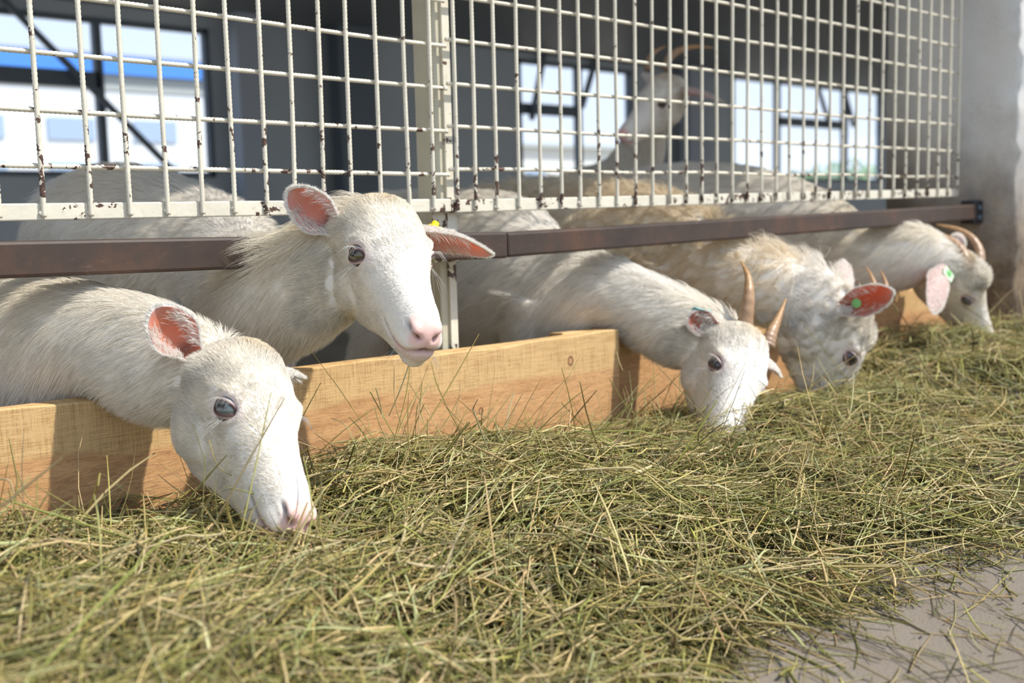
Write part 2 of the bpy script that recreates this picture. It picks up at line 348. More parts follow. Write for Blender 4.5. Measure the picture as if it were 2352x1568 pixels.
# ------------------------------------------------------------------ fur and skin materials
def attr(nt, name='tint'):
    a = nt.nodes.new('ShaderNodeAttribute'); a.attribute_name = name; return a.outputs['Color']
m, nt, b = new_mat('goat_skin'); SKIN = m
nt.links.new(attr(nt), b.inputs['Base Color']); b.inputs['Roughness'].default_value = .6; b.inputs['Specular IOR Level'].default_value = .25
b.inputs['Subsurface Weight'].default_value = .08; b.inputs['Subsurface Radius'].default_value = (.012, .006, .004); b.inputs['Subsurface Scale'].default_value = .3
bump(nt, b, noise(nt, 420, 3, coords(nt)), .25, .0012)
def fur_mat(name, tone):
    m, nt, b = new_mat(name); nt.nodes.remove(b)
    hi = nt.nodes.new('ShaderNodeHairInfo'); c = ramp(nt, hi.outputs['Random'], [(0, tuple(x * .70 for x in tone)), (.5, tone), (1, tuple(min(1, x * 1.06) for x in tone))])
    t_ = attr(nt); c = mixc(nt, 1.0, c, t_, 'MULTIPLY')
    d = nt.nodes.new('ShaderNodeBsdfDiffuse'); tl = nt.nodes.new('ShaderNodeBsdfTranslucent'); g = nt.nodes.new('ShaderNodeBsdfGlossy'); g.inputs['Roughness'].default_value = .38; g.inputs[0].default_value = (.9, .9, .9, 1)
    nt.links.new(c, d.inputs[0]); nt.links.new(c, tl.inputs[0])
    m1 = nt.nodes.new('ShaderNodeMixShader'); m1.inputs[0].default_value = .30; m2 = nt.nodes.new('ShaderNodeMixShader'); m2.inputs[0].default_value = .045
    nt.links.new(d.outputs[0], m1.inputs[1]); nt.links.new(tl.outputs[0], m1.inputs[2]); nt.links.new(m1.outputs[0], m2.inputs[1]); nt.links.new(g.outputs[0], m2.inputs[2])
    nt.links.new(m2.outputs[0], nt.nodes['Material Output'].inputs[0]); return m
FUR_W = fur_mat('white_fur', (.94, .905, .84)); FUR_C = fur_mat('cream_fur', (.91, .86, .78)); FUR_G = fur_mat('dull_fur', (.82, .78, .70))
m, nt, b = new_mat('ear_skin'); EARM = m; c = attr(nt)
nt.links.new(c, b.inputs['Base Color']); b.inputs['Roughness'].default_value = .55; tl = nt.nodes.new('ShaderNodeBsdfTranslucent'); nt.links.new(mixc(nt, 1.0, c, (1.0, .45, .28), 'MULTIPLY'), tl.inputs[0])
mx = nt.nodes.new('ShaderNodeMixShader'); mx.inputs[0].default_value = .5; nt.links.new(b.outputs[0], mx.inputs[1]); nt.links.new(tl.outputs[0], mx.inputs[2]); nt.links.new(mx.outputs[0], nt.nodes['Material Output'].inputs[0])
m, nt, b = new_mat('horn'); HORN = m; v = attr(nt)
nt.links.new(v, b.inputs['Base Color']); b.inputs['Roughness'].default_value = .4; bump(nt, b, noise(nt, 60, 5, coords(nt)), .3, .003)
m, nt, b = new_mat('eyeball'); EYEM = m; nt.links.new(attr(nt), b.inputs['Base Color']); b.inputs['Roughness'].default_value = .08; b.inputs['Coat Weight'].default_value = .6; b.inputs['Coat Roughness'].default_value = .02
YEL = plain('yellow_plastic', (.90, .70, .02), .35); TEAL = plain('teal_plastic', (.0, .30, .30), .35); GRN = plain('green_plastic', (.25, .62, .22), .4); PALEGRN = plain('pale_green_plastic', (.62, .80, .55), .4)

# ------------------------------------------------------------------ goats
#            x     top   bottom  half  mid   narrowing below
ST = np.array([[-.10, .06, -.10, .07, -.02, .1], [-.05, .150, -.22, .135, .0, .2], [.0, .212, -.32, .185, .02, .3], [.08, .245, -.385, .208, .04, .34], [.16, .252, -.410, .213, .045, .36],
               [.26, .246, -.405, .208, .045, .40], [.36, .224, -.375, .193, .04, .42], [.46, .188, -.335, .168, .015, .42], [.56, .150, -.300, .145, -.02, .40], [.66, .120, -.270, .130, -.045, .36],
               [.76, .100, -.245, .120, -.06, .32], [.85, .088, -.222, .113, -.065, .28], [.92, .074, -.198, .098, -.065, .25], [.965, .050, -.175, .078, -.065, .22], [.992, .018, -.14, .060, -.06, .2], [1.005, -.02, -.09, .02, -.06, .1]])
def head_loft(wide=1.0, deep=1.0):
    t = np.linspace(ST[0, 0], ST[-1, 0], 70); t = np.concatenate([t, [1.005]]); S_ = np.array([[np.interp(x, ST[:, 0], ST[:, k]) for k in range(6)] for x in t])
    a = np.linspace(0, 2 * np.pi, 56, endpoint=False); V = []
    for x, zt, zb, hw, zc, kl in S_:
        hw *= wide; zb *= deep
        c, s = np.cos(a), np.sin(a); y = hw * np.sign(c) * np.abs(c) ** .85; up_ = s > 0
        z = np.where(up_, zc + (zt - zc) * np.abs(s) ** .95, zc - (zc - zb) * np.abs(s) ** .9)
        dn = np.clip((zc - z) / (zc - zb), 0, 1); y *= 1 - kl * dn ** 1.3
        V.append(np.stack([np.full_like(y, x), y, z], 1))
    n = len(t); V = np.vstack(V); Fc = []; sd = len(a)
    for i in range(n - 1):
        for j in range(sd): k = (j + 1) % sd; Fc.append((i * sd + j, (i + 1) * sd + j, (i + 1) * sd + k, i * sd + k))
    Fc.append(tuple(range(sd))); Fc.append(tuple((n - 1) * sd + j for j in range(sd))[::-1]); return V, Fc
def ell(c, r, n=14):
    V = []; Fc = []
    for i in range(n + 1):
        th = np.pi * i / n
        for j in range(2 * n): p_ = np.pi * j / n; V.append((c[0] + r[0] * math.sin(th) * math.cos(p_), c[1] + r[1] * math.sin(th) * math.sin(p_), c[2] + r[2] * math.cos(th)))
    for i in range(n):
        for j in range(2 * n): k = (j + 1) % (2 * n); Fc.append((i * 2 * n + j, (i + 1) * 2 * n + j, (i + 1) * 2 * n + k, i * 2 * n + k))
    return np.array(V), Fc
def seg_dist(p, pts):
    pts = np.array(pts, float); d = np.full(len(p), 1e9)
    for a, c_ in zip(pts[:-1], pts[1:]):
        u = c_ - a; t = np.clip(((p - a) @ u) / (u @ u), 0, 1); d = np.minimum(d, np.linalg.norm(p - a - t[:, None] * u, axis=1))
    return d
def sstep(a, c_, x): t = np.clip((x - a) / (c_ - a), 0, 1); return t * t * (3 - 2 * t)
EYE_C = np.array([.375, .150, .066]); EYE_R = .067
EYE_N = unit([.24, .95, .20])
def eye_axes(s):
    n = EYE_N * [1, s, 1]; e1 = unit(np.array([math.cos(.47), 0, math.sin(.47)])); e1 = unit(e1 - n * e1.dot(n)); e2 = np.cross(n, e1) * s
    e2 = e2 if e2[2] > 0 else -e2; return n, e1, e2
def vnoise(p, f, seed=0):
    q = p * f; r2 = np.random.default_rng(seed); out = np.zeros((len(p), 3))
    for k in range(5):
        A = r2.normal(size=(3, 3)); A /= np.linalg.norm(A, axis=0); ph = r2.uniform(0, 6.28, 3); out += np.sin(q @ A * (1 + .37 * k) + ph)
    return out / 2.2

def make_goat(name, label, L, T, fwd, upv, spine, voxel=.0045, fur=FUR_W, nhair=(30000, 50000), hair_r=.0003, wide=1.0, deep=1.0, ears=(), horns=(), tags=(), iris=(.30, .26, .12), seed=1,
              furlen=1.0, crest=1.0, curl=0.0, iris_reflection=None, legs=True, neck_r=None, tone=(1, 1, 1), btone=None, tuft=0.0, mane=None, group=None, cat='goat', faceop=1.0):
    r2 = np.random.default_rng(seed)
    fx = unit(fwd); fz = np.array(upv, float); fz = unit(fz - fx * fz.dot(fx)); fy = np.cross(fz, fx); A = np.stack([fx, fy, fz], 1) * L; T = np.array(T, float)
    loc = lambda p: p @ A.T + T                      # head-local -> world
    Ainv = np.linalg.inv(A); inv = lambda p: (p - T) @ Ainv.T
    root = empty(name); tag(root, label, cat, group or 'white goats of the pen')
    # --- one continuous body: head, neck, trunk and legs fused by a voxel remesh
    pieces = []; V, Fc = head_loft(wide, deep); pieces.append((loc(V), Fc))
    for s in (-1, 1):
        for c_, r_e in (((.355, s * .130 * wide, .078), (.125, .080, .092)), ((.20, s * .120 * wide, -.16 * deep), (.18, .080, .170)), ((.14, s * .075, .200), (.06, .055, .052)), ((.942, s * .052, .008), (.055, .036, .042)),
                       ((.88, s * .062, -.065), (.11, .050, .065)), ((.05, s * .17 * wide, .03), (.08, .07, .07))):
            V, Fc = ell(c_, r_e); pieces.append((loc(V), Fc))
    if tuft: V, Fc = ell((.27, 0, .19), (.14, .13, .10)); pieces.append((loc(V), Fc))
    V, Fc = ell((.885, 0, -.175), (.08, .062, .05)); pieces.append((loc(V), Fc))
    sp_ = np.array(spine, float); start = np.array([[*loc(np.array([[.16, 0, -.06]]))[0], .125 * L, .17 * L], [*loc(np.array([[-.03, 0, -.07]]))[0], .17 * L, .22 * L]])
    sp_ = np.vstack([start, sp_]); cs = catmull(sp_, 90)
    upn = np.linspace(0, 1, 90)[:, None]; upn = np.clip(upn * 4, 0, 1); ups = fz[None] * (1 - upn) + np.array([[0, 0, 1.0]]) * upn
    V, Fc = tube_vf(cs[:, :3], np.abs(cs[:, 3]), 28, up=ups, rad2=np.abs(cs[:, 4])); pieces.append((V, Fc))
    V, Fc = ell(cs[-1, :3], (cs[-1, 3], cs[-1, 3] * .9, cs[-1, 4])); pieces.append((V, Fc))
    if legs:
        n0 = len(sp_); sh, ru = sp_[legs[0]], sp_[legs[1]]; d = unit((ru - sh)[:3] * [1, 1, 0]); sd = np.array([-d[1], d[0], 0]); g = -.18
        for s in (-1, 1):
            a_ = sh[:3] + sd * s * sh[3] * .55; pts = [a_, a_ + [0, 0, -.12] + d * .02, [a_[0], a_[1], g + .21], [a_[0], a_[1], g + .06], [a_[0], a_[1], g + .005]]; pts[2] = np.array(pts[2]) - d * .01; 
            V, Fc = tube_vf(catmull(pts, 24), np.interp(np.linspace(0, 1, 24), [0, .25, .5, .56, .9, 1], [.07, .045, .024, .020, .017, .024]), 12, up=d); pieces.append((V, Fc))
            a_ = ru[:3] + sd * s * ru[3] * .55; pts = [a_, a_ - d * .05 + [0, 0, -.14], a_ + d * .07 + [0, 0, -(a_[2] - g) + .19], a_ + d * .05 + [0, 0, -(a_[2] - g) + .06], a_ + d * .04 + [0, 0, -(a_[2] - g) + .005]]
            V, Fc = tube_vf(catmull(pts, 24), np.interp(np.linspace(0, 1, 24), [0, .25, .5, .56, .9, 1], [.09, .06, .027, .022, .018, .025]), 12, up=d); pieces.append((V, Fc))
        tp = cs[-1, :3] + d * cs[-1, 3] * .7 + [0, 0, cs[-1, 4] * .7]; V, Fc = tube_vf([tp, tp + d * .05 + [0, 0, .04], tp + d * .1 + [0, 0, .02], tp + d * .12 + [0, 0, -.03]], [.03, .026, .022, .01], 10); pieces.append((V, Fc))
    V, Fc = join_vf(pieces); tmp = mesh_obj('tmp', V, Fc); md = tmp.modifiers.new('r', 'REMESH'); md.mode = 'VOXEL'; md.voxel_size = voxel
    dg = bpy.context.evaluated_depsgraph_get(); ev = tmp.evaluated_get(dg); me = ev.to_mesh(); nv = len(me.vertices); nf = len(me.polygons)
    V = np.empty(nv * 3, np.float32); me.vertices.foreach_get('co', V); V = V.reshape(-1, 3).astype(float); Q = np.empty(len(me.loops), np.int32); me.loops.foreach_get('vertex_index', Q)
    ls = np.empty(nf, np.int32); me.polygons.foreach_get('loop_total', ls); ev.to_mesh_clear(); old = tmp.data; bpy.data.objects.remove(tmp); bpy.data.meshes.remove(old)
    assert (ls == 4).all(); Q = Q.reshape(-1, 4)
    E_ = np.vstack([Q[:, [0, 1]], Q[:, [1, 2]], Q[:, [2, 3]], Q[:, [3, 0]]]); deg = np.bincount(E_.ravel(), minlength=nv)[:, None]
    hl = inv(V); inhead = sstep(.0, .12, hl[:, 0]) * (np.abs(hl[:, 1]) < .5) * (np.abs(hl[:, 2]) < .6) * (hl[:, 0] < 1.2)
    fine = sstep(.55, .8, hl[:, 0]) * inhead
    for it in range(int(.030 / voxel)):
        acc = np.stack([np.bincount(E_[:, 0], V[E_[:, 1], k], nv) + np.bincount(E_[:, 1], V[E_[:, 0], k], nv) for k in range(3)], 1) / np.maximum(deg, 1)
        lam = (.5 * (1 - (.0 if it < 3 else .9) * fine))[:, None]; V += (acc - V) * lam
    nb = (sstep(-.35, -.12, hl[:, 0]) * sstep(.26, .04, hl[:, 0]) * (np.abs(hl[:, 1]) < .6) * (np.abs(hl[:, 2]) < .7))[:, None] * .6
    for it in range(int(.09 / voxel)):
        acc = np.stack([np.bincount(E_[:, 0], V[E_[:, 1], k], nv) + np.bincount(E_[:, 1], V[E_[:, 0], k], nv) for k in range(3)], 1) / np.maximum(deg, 1); V += (acc - V) * nb
    def normals():
        n_ = np.cross(V[Q[:, 2]] - V[Q[:, 0]], V[Q[:, 3]] - V[Q[:, 1]]); N = np.stack([sum(np.bincount(Q[:, j], n_[:, k], nv) for j in range(4)) for k in range(3)], 1); return N / (np.linalg.norm(N, axis=1)[:, None] + 1e-12)
    N = normals(); hl = inv(V); w_ = inhead
    D = np.zeros(nv); col = np.ones((nv, 3)) * np.array([.80, .75, .67]) * np.array(tone)
    def paint(mask, c_): nonlocal col; col = col * (1 - mask[:, None]) + np.array(c_) * mask[:, None]
    hm = np.abs(hl) * [1, 1, 0] + hl * [0, 0, 1]      # mirrored
    pink = (.82, .50, .44)
    dm = seg_dist(hm, [(1.01, .0, -.080), (.98, .05, -.090), (.93, .086, -.105), (.86, .106, -.112), (.745, .124, -.078)])
    dn = seg_dist(hm, [(.995, .040, -.020), (.978, .064, -.004), (.950, .084, .016), (.915, .094, .026)])
    dp = seg_dist(hm, [(1.01, .0, .03), (1.015, 0, -.03), (1.01, 0, -.08)])
    nose = sstep(.905, .955, hl[:, 0] + .25 * (hl[:, 2])) * sstep(-.07, -.045, hl[:, 2]) * sstep(.085, .05, hl[:, 2]) * (1 - sstep(.062, .095, hm[:, 1]))
    paint(np.exp(-(np.maximum(dm - .004, 0) / .022) ** 2) * sstep(.8, .9, hl[:, 0]) * .75 * w_, (.70, .42, .38)); paint(nose * .9 * w_, pink)
    lip = sstep(-.19, -.14, hl[:, 2]) * (hl[:, 2] < -.095) * sstep(.82, .92, hl[:, 0]); paint(lip * .55 * w_, (.72, .48, .44))
    D -= .022 * np.exp(-(dm / .013) ** 2) * w_; paint(np.exp(-(dm / .011) ** 2) * .95 * w_, (.13, .06, .055))
    D -= .028 * np.exp(-(dn / .011) ** 2) * w_; paint(np.exp(-(dn / .0105) ** 2) * .95 * w_, (.13, .055, .05))
    D -= .007 * np.exp(-(dp / .009) ** 2) * w_; paint(np.exp(-(dp / .007) ** 2) * .5 * w_, (.45, .2, .18))
    eyemask = np.zeros(nv); EC = EYE_C * [1, wide, 1]
    for s in (-1, 1):
        n_, e1, e2 = eye_axes(s); q = hl - EC * [1, s, 1]; a_ = q @ e1; b_ = q @ e2; side = (q @ n_ > -.02) & (np.sign(hl[:, 1]) == s)
        rr = np.sqrt((a_ / .073) ** 2 + (b_ / .050) ** 2); eyemask = np.maximum(eyemask, np.where(side, sstep(1.35, .95, rr), 0))
        D += np.where(side, .010 * np.exp(-((a_ + .01) / .12) ** 2 - ((b_ - .072) / .030) ** 2), 0) * w_            # brow
        D -= np.where(side, .030 * sstep(1.2, .7, rr), 0) * w_
        paint(np.where(side, np.exp(-(np.maximum(rr - 1, 0) / .45) ** 2), 0) * .55 * w_, (.74, .54, .50))
        dtear = seg_dist(q * [1, 1, 1], [e1 * .07 + n_ * .03 - e2 * .005, e1 * .105 + n_ * .02 - e2 * .02]); paint(np.exp(-(dtear / .012) ** 2) * .5 * w_ * side, (.45, .28, .26))
    V = V + N * (D * L)[:, None]; N = normals(); hl = inv(V)
    body = mesh_obj('body', V, Q, SKIN, root, True, col)
    # --- eyes
    for s in (-1, 1):
        n_, e1, e2 = eye_axes(s); c_ = EC * [1, s, 1]; k1, k2 = 40, 28; VV = []; CC = []
        hz = unit(np.linalg.inv(A) @ np.array([0, 0, 1.0])); hz = hz - n_ * hz.dot(n_); pu = unit(hz); pe = np.cross(pu, n_)   # pupil stays level with the ground
        for i in range(k2 + 1):
            th = np.pi * i / k2
            for j in range(k1):
                ph_ = 2 * np.pi * j / k1; d = n_ * math.cos(th) + (e1 * math.cos(ph_) + e2 * math.sin(ph_)) * math.sin(th); VV.append(c_ + d * EYE_R * (1.0))
                x_, y_ = d @ pe, d @ pu
                if th > 1.05: CC.append((.12, .085, .07))
                elif (x_ / .42) ** 2 + (y_ / .20) ** 2 < 1: CC.append((.01, .01, .012))
                elif th > .93: CC.append((.04, .03, .025))
                else: k = .7 + .5 * math.sin(ph_ * 17 + i) * .3; CC.append(tuple(x * k for x in (iris if (iris_reflection is None or y_ < .1) else iris_reflection)))  # upper iris takes a paler tone: a reflection painted into the colour
        Fc = [(i * k1 + j, (i + 1) * k1 + j, (i + 1) * k1 + (j + 1) % k1, i * k1 + (j + 1) % k1) for i in range(k2) for j in range(k1)]
        ey = mesh_obj('eye', loc(np.array(VV)), Fc, EYEM, root, True, np.array(CC))
        # eyelid: a shell over the eyeball with an almond opening and a dark rim
        VV = []; CC = []; na, nr = 48, 9
        for j in range(na):
            f_ = 2 * np.pi * j / na; ca, sa = math.cos(f_), math.sin(f_)
            a0 = .98 * ca * (1.0 if ca > 0 else .92); b0 = (.30 if sa > 0 else .43) * np.sign(sa) * abs(sa) ** 1.15
            if ca > .75: b0 -= .10 * (ca - .75) / .25
            for i in range(nr):
                g = i / (nr - 1); k = 1 + g * .75; x_, y_ = a0 * k * (1 + .15 * g), b0 * k + sa * .30 * g; rr = math.hypot(x_, y_); rr2 = min(rr, 1.5); 
                th = min(rr2, 1.52); d = n_ * math.cos(th) + (e1 * x_ + e2 * y_) / max(rr, 1e-6) * math.sin(th)
                h = 1.02 + .10 * math.sin(min(g * 5, 1) * np.pi / 2) - .30 * g * g; VV.append(c_ + d * EYE_R * h)
                t_ = sstep(.16, .60, np.array(g)); CC.append(np.array((.10, .055, .05)) * (1 - t_) + np.array((.74, .60, .56)) * t_)
        Fc = [(j * nr + i, ((j + 1) % na) * nr + i, ((j + 1) % na) * nr + i + 1, j * nr + i + 1) for j in range(na) for i in range(nr - 1)]
        if s > 0: Fc = [f_[::-1] for f_ in Fc]
        mesh_obj('eyelid', loc(np.array(VV)), Fc, SKIN, ey, True, np.array(CC))
    # --- fur roots on the body
    tri = np.vstack([Q[:, [0, 1, 2]], Q[:, [0, 2, 3]]]); cen = V[tri].mean(1); hc = inv(cen); ar = np.linalg.norm(np.cross(V[tri[:, 1]] - V[tri[:, 0]], V[tri[:, 2]] - V[tri[:, 0]]), axis=1)
    isH = (hc[:, 0] > .0) & (np.abs(hc[:, 1]) < .4) & (np.abs(hc[:, 2]) < .5) & (hc[:, 0] < 1.1)
    near = np.clip(1.35 - np.abs(cen[:, 1] - .0) * 1.1, .25, 1) * np.where(cen[:, 2] < .08, .25, 1.0)
    roots = []; rn = []; rl = []; rd = []; rc = []
    spn = cs[:, :3]; tan = np.gradient(spn, axis=0); tan /= np.linalg.norm(tan, axis=1)[:, None]
    for part, cnt in ((0, nhair[0]), (1, nhair[1])):
        m_ = isH if part == 0 else ~isH; wgt = ar * m_ * (near if part else 1.0); cum = np.cumsum(wgt); cum /= cum[-1]
        f_ = np.searchsorted(cum, r2.random(cnt)); u, v_ = r2.random(cnt), r2.random(cnt); sw = u + v_ > 1; u[sw], v_[sw] = 1 - u[sw], 1 - v_[sw]
        t_ = tri[f_]; p = V[t_[:, 0]] * (1 - u - v_)[:, None] + V[t_[:, 1]] * u[:, None] + V[t_[:, 2]] * v_[:, None]
        nn = N[t_[:, 0]] * (1 - u - v_)[:, None] + N[t_[:, 1]] * u[:, None] + N[t_[:, 2]] * v_[:, None]; q = inv(p); qm = np.abs(q) * [1, 1, 0] + q * [0, 0, 1]
        em = eyemask[t_[:, 0]]; ns = nose[t_[:, 0]]
        keep = (r2.random(cnt) > em * 1.0) & ~((ns > .25) & (part == 0)) & ~((seg_dist(qm, [(1.01, .0, -.080), (.93, .086, -.105), (.86, .106, -.112), (.745, .124, -.078)]) < .016) & (part == 0))
        p, nn, q, qm = p[keep], nn[keep], q[keep], qm[keep]; k = len(p)
        # growth direction: nose to poll on the head, along the spine to the tail behind it
        dn_ = np.full(k, 1e9); idx = np.zeros(k, int)
        for j0 in range(0, 90, 3):
            dd = ((p - spn[j0]) ** 2).sum(1); b_ = dd < dn_; dn_[b_] = dd[b_]; idx[b_] = j0
        back = tan[idx]; hw = sstep(.22, -.08, q[:, 0])[:, None] if part == 0 else np.ones((k, 1))
        hd = np.stack([-np.ones(k), .35 * q[:, 1] / .2, np.where(q[:, 2] > .1, .05, -.35)], 1) @ (A / L).T
        dr = hd * (1 - hw) + (back + np.array([0, 0, -.55])) * hw; dr += vnoise(p, 22, seed) * .16 + vnoise(p, 65, seed + 1) * (.10 + .5 * curl) + r2.normal(size=(k, 3)) * .09
        dr -= nn * (dr * nn).sum(1)[:, None]; dr /= np.linalg.norm(dr, axis=1)[:, None] + 1e-9
        sidefac = nn[:, 2]; x = q[:, 0]
        if part == 0:
            ln = L * np.interp(x, [0, .15, .35, .6, .85, 1.0], [.075, .050, .034, .026, .020, .012]); ln *= 1 + .9 * np.exp(-((q[:, 0] - .10) / .10) ** 2 - (q[:, 1] / .12) ** 2) * (q[:, 2] > .1)
            lift = .24 + .20 * np.exp(-((q[:, 0] - .10) / .10) ** 2)
            ln = ln * (1 + tuft * 2.2 * np.exp(-((q[:, 0] - .28) / .12) ** 2 - (q[:, 1] / .15) ** 2) * (q[:, 2] > .12)); lift = lift + tuft * .5 * np.exp(-((q[:, 0] - .28) / .12) ** 2) * (q[:, 2] > .12)
            ln = np.where(em[keep] > .02, ln * .5, ln)
        else:
            ln = .030 * furlen * (1 + 1.0 * crest * sstep(.55, .95, sidefac)); lift = .22 + .20 * sstep(.5, .95, sidefac) * crest + .15 * curl
        if mane is not None and part == 1: mk = np.exp(-((p - np.array(mane[0])) ** 2).sum(1) / mane[1] ** 2) * sstep(.2, .6, nn[:, 2]); ln = ln * (1 + mane[2] * mk); lift = lift + .5 * mk
        ln = ln * r2.uniform(.6, 1.15, k); lift = np.broadcast_to(lift, (k,))[:, None]
        dr = dr + nn * lift; dr /= np.linalg.norm(dr, axis=1)[:, None]
        roots.append(p - nn * .0008); rn.append(nn); rl.append(ln); rd.append(dr)
        tcol = np.ones((k, 3)) * np.array(tone)
        if part == 0:
            st_ = vnoise(q * [1.2, 4, 1.5] * L, 60, seed + 3)[:, :1] * .5 + vnoise(p, 55, seed + 4)[:, :1] * .5; tcol = tcol * (1 - .11 * (st_ + .5)); tn = np.exp(-((q[:, :1] - .10) / .07) ** 2 - (q[:, 1:2] / .11) ** 2) * (q[:, 2:] > .12); tcol = tcol * (1 - tn * np.array([[.04, .12, .26]]))
        if part == 0: pk = np.exp(-((x - .97) / .05) ** 2)[:, None] * .30; tcol = tcol * (1 - pk) + np.array([1, .84, .8]) * pk
        if part == 1 and btone is not None: tcol = tcol * (1 - (1 - np.array(btone)) * sstep(.02, .12, np.linalg.norm(p - loc(np.array([[.05, 0, 0]])), axis=1) / L - .30)[:, None])
        wz = .5 + .5 * vnoise(p, 9, seed + 5)[:, :1]; tcol = tcol * (1 - .10 * wz * np.array([[.3, .6, 1.3]])); rc.append(tcol)
    # --- ears
    for ei, ed in enumerate(ears):
        s = ed['side']; base = loc(np.array([[.00, s * .195 * wide, .05]]) + np.array([ed.get('off', (0, 0, 0))]))[0]; tip = ed['tip'] if 'tip' in ed else base + (A / L) @ np.array(ed['dir']) * ed['len']
        ax = tip - base; el = np.linalg.norm(ax); ax /= el; op = np.array(ed['open'], float) if 'open' in ed else (A / L) @ np.array(ed['lopen']); op = unit(op - ax * op.dot(ax)); sd = np.cross(ax, op); W = ed.get('w', .034); nu, nv_ = 30, 25
        bend = ed.get('bend', .0); inner = []; outer = []; ci = []; cu = []
        for i in range(nu):
            u = i / (nu - 1); hw = W * (.50 + .50 * float(sstep(0, .42, np.array(u)))) * max(1e-3, 1 - (max(0, u - .30) / .70) ** 2.6) ** .62; beta = np.interp(u, [0, .3, .7, 1], ed.get('cup', [2.2, 1.35, .85, .6])); rad = hw / min(math.sin(min(beta, 1.5)), 1)
            ctr = base + ax * el * (u - .06) + op * bend * el * (u ** 2) + op * (-.012 * math.sin(np.pi * u))
            for j in range(nv_):
                v_ = -1 + 2 * j / (nv_ - 1); a_ = v_ * beta; pt = ctr + sd * rad * math.sin(a_) + op * rad * (1 - math.cos(a_)); nrm = unit(op * math.cos(a_) - sd * math.sin(a_)); th = .0022 * (1 - .6 * u)
                inner.append(pt + nrm * th * .5); outer.append(pt - nrm * th * .5)
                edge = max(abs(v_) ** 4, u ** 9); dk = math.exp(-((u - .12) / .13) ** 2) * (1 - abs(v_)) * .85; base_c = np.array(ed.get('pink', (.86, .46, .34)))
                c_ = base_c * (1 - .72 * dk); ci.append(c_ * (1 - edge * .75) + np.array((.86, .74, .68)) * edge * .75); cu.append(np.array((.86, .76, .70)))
        nI = len(inner); VV = np.array(inner + outer); CC = np.array(ci + cu); Fc = []
        for i in range(nu - 1):
            for j in range(nv_ - 1): a0 = i * nv_ + j; Fc.append((a0, a0 + 1, a0 + nv_ + 1, a0 + nv_)); Fc.append((nI + a0, nI + a0 + nv_, nI + a0 + nv_ + 1, nI + a0 + 1))
            for a0, b0 in ((i * nv_, (i + 1) * nv_), ((i + 1) * nv_ - 1, (i + 2) * nv_ - 1)): Fc.append((a0, b0, nI + b0, nI + a0))
        for j in range(nv_ - 1): a0 = (nu - 1) * nv_ + j; Fc.append((a0, a0 + 1, nI + a0 + 1, nI + a0))
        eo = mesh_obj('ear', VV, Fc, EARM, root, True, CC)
        # fuzz on the outside and rim, long hairs across the opening
        O = np.array(outer).reshape(nu, nv_, 3); I = np.array(inner).reshape(nu, nv_, 3); ke = ed.get('n', 7000)
        uu = r2.uniform(0, nu - 1.01, ke); vv = r2.uniform(0, nv_ - 1.01, ke); rim = r2.random(ke) < .25; vv = np.where(rim, np.where(r2.random(ke) < .5, r2.uniform(0, .8, ke), r2.uniform(nv_ - 1.8, nv_ - 1.01, ke)), vv)
        i, j = uu.astype(int), vv.astype(int); p = O[i, j] * ((1 - uu + i) * (1 - vv + j))[:, None] + O[i + 1, j] * ((uu - i) * (1 - vv + j))[:, None] + O[i, j + 1] * ((1 - uu + i) * (vv - j))[:, None] + O[i + 1, j + 1] * ((uu - i) * (vv - j))[:, None]
        nn = O[i, j] - I[i, j]; nn /= np.linalg.norm(nn, axis=1)[:, None] + 1e-9; roots.append(p); rn.append(nn); rl.append(r2.uniform(.004, .008, ke) * np.where(rim, 1.2, 1)); d = ax * .9 + nn * .35 + r2.normal(size=(ke, 3)) * .22; rd.append(d / np.linalg.norm(d, axis=1)[:, None]); rc.append(np.ones((ke, 3)) * np.array(tone))
        ki = ed.get('ni', 500); uu = r2.uniform(nu * .05, nu * .7, ki).astype(int); sdv = np.where(r2.random(ki) < .5, 1, -1); vv = np.clip(np.where(sdv > 0, r2.normal(4, 2.2, ki), r2.normal(nv_ - 5, 2.2, ki)), 0, nv_ - 1).astype(int)
        p = I[uu, vv]; d = ax * .75 + sd * (-1 * np.where(sdv > 0, -1, 1))[:, None] * -.0 + (I[uu, nv_ // 2] - p) * 14 + op * .45 + r2.normal(size=(ki, 3)) * .16; roots.append(p); rn.append(np.tile(op, (ki, 1))); rl.append(r2.uniform(.014, .030, ki)); rd.append(d / np.linalg.norm(d, axis=1)[:, None]); rc.append(np.ones((ki, 3)))
        if 'tag' in ed:
            kd, mt = ed['tag']; u0, v0 = ed.get('tagpos', (10, 12)); pc = O[u0, v0]; on = unit(O[u0, v0] - I[u0, v0]); ta = unit(ax - on * ax.dot(on)); tb = np.cross(on, ta)
            if kd == 'button':
                V1, F1 = tube_vf([pc + on * .001, pc + on * .004, pc + on * .0045], [.0095, .0095, .004], 18, up=ta); V2, F2 = tube_vf([pc + on * .003, pc + on * .013, pc + on * .0135], [.0062, .0060, .003], 16, up=ta)
                g_ = [pc + on * .001 + ta * a_ * .011 + tb * b_ * .0105 for a_, b_ in ((0, -1), (3.4, -.8), (3.7, 0), (3.4, .8), (0, 1), (-.8, .5), (-.8, -.5))]; g2 = [x + on * .0022 for x in g_]; k_ = 7
                F3 = [tuple(range(7))[::-1], tuple(range(7, 14))] + [(i_, (i_ + 1) % 7, 7 + (i_ + 1) % 7, 7 + i_) for i_ in range(7)]; VV, Fc = join_vf([(V1, F1), (V2, F2), (np.array(g_ + g2), F3)])
            else:
                on2 = on if kd == 'out' else -on; pc2 = pc if kd == 'out' else I[u0, v0]
                V1, F1 = tube_vf([pc2 + on2 * .003, pc2 + on2 * .0055], [.011, .011], 18, up=ta); V2, F2 = tube_vf([pc2 + on2 * .005, pc2 + on2 * .009], [.005, .0045], 12, up=ta)
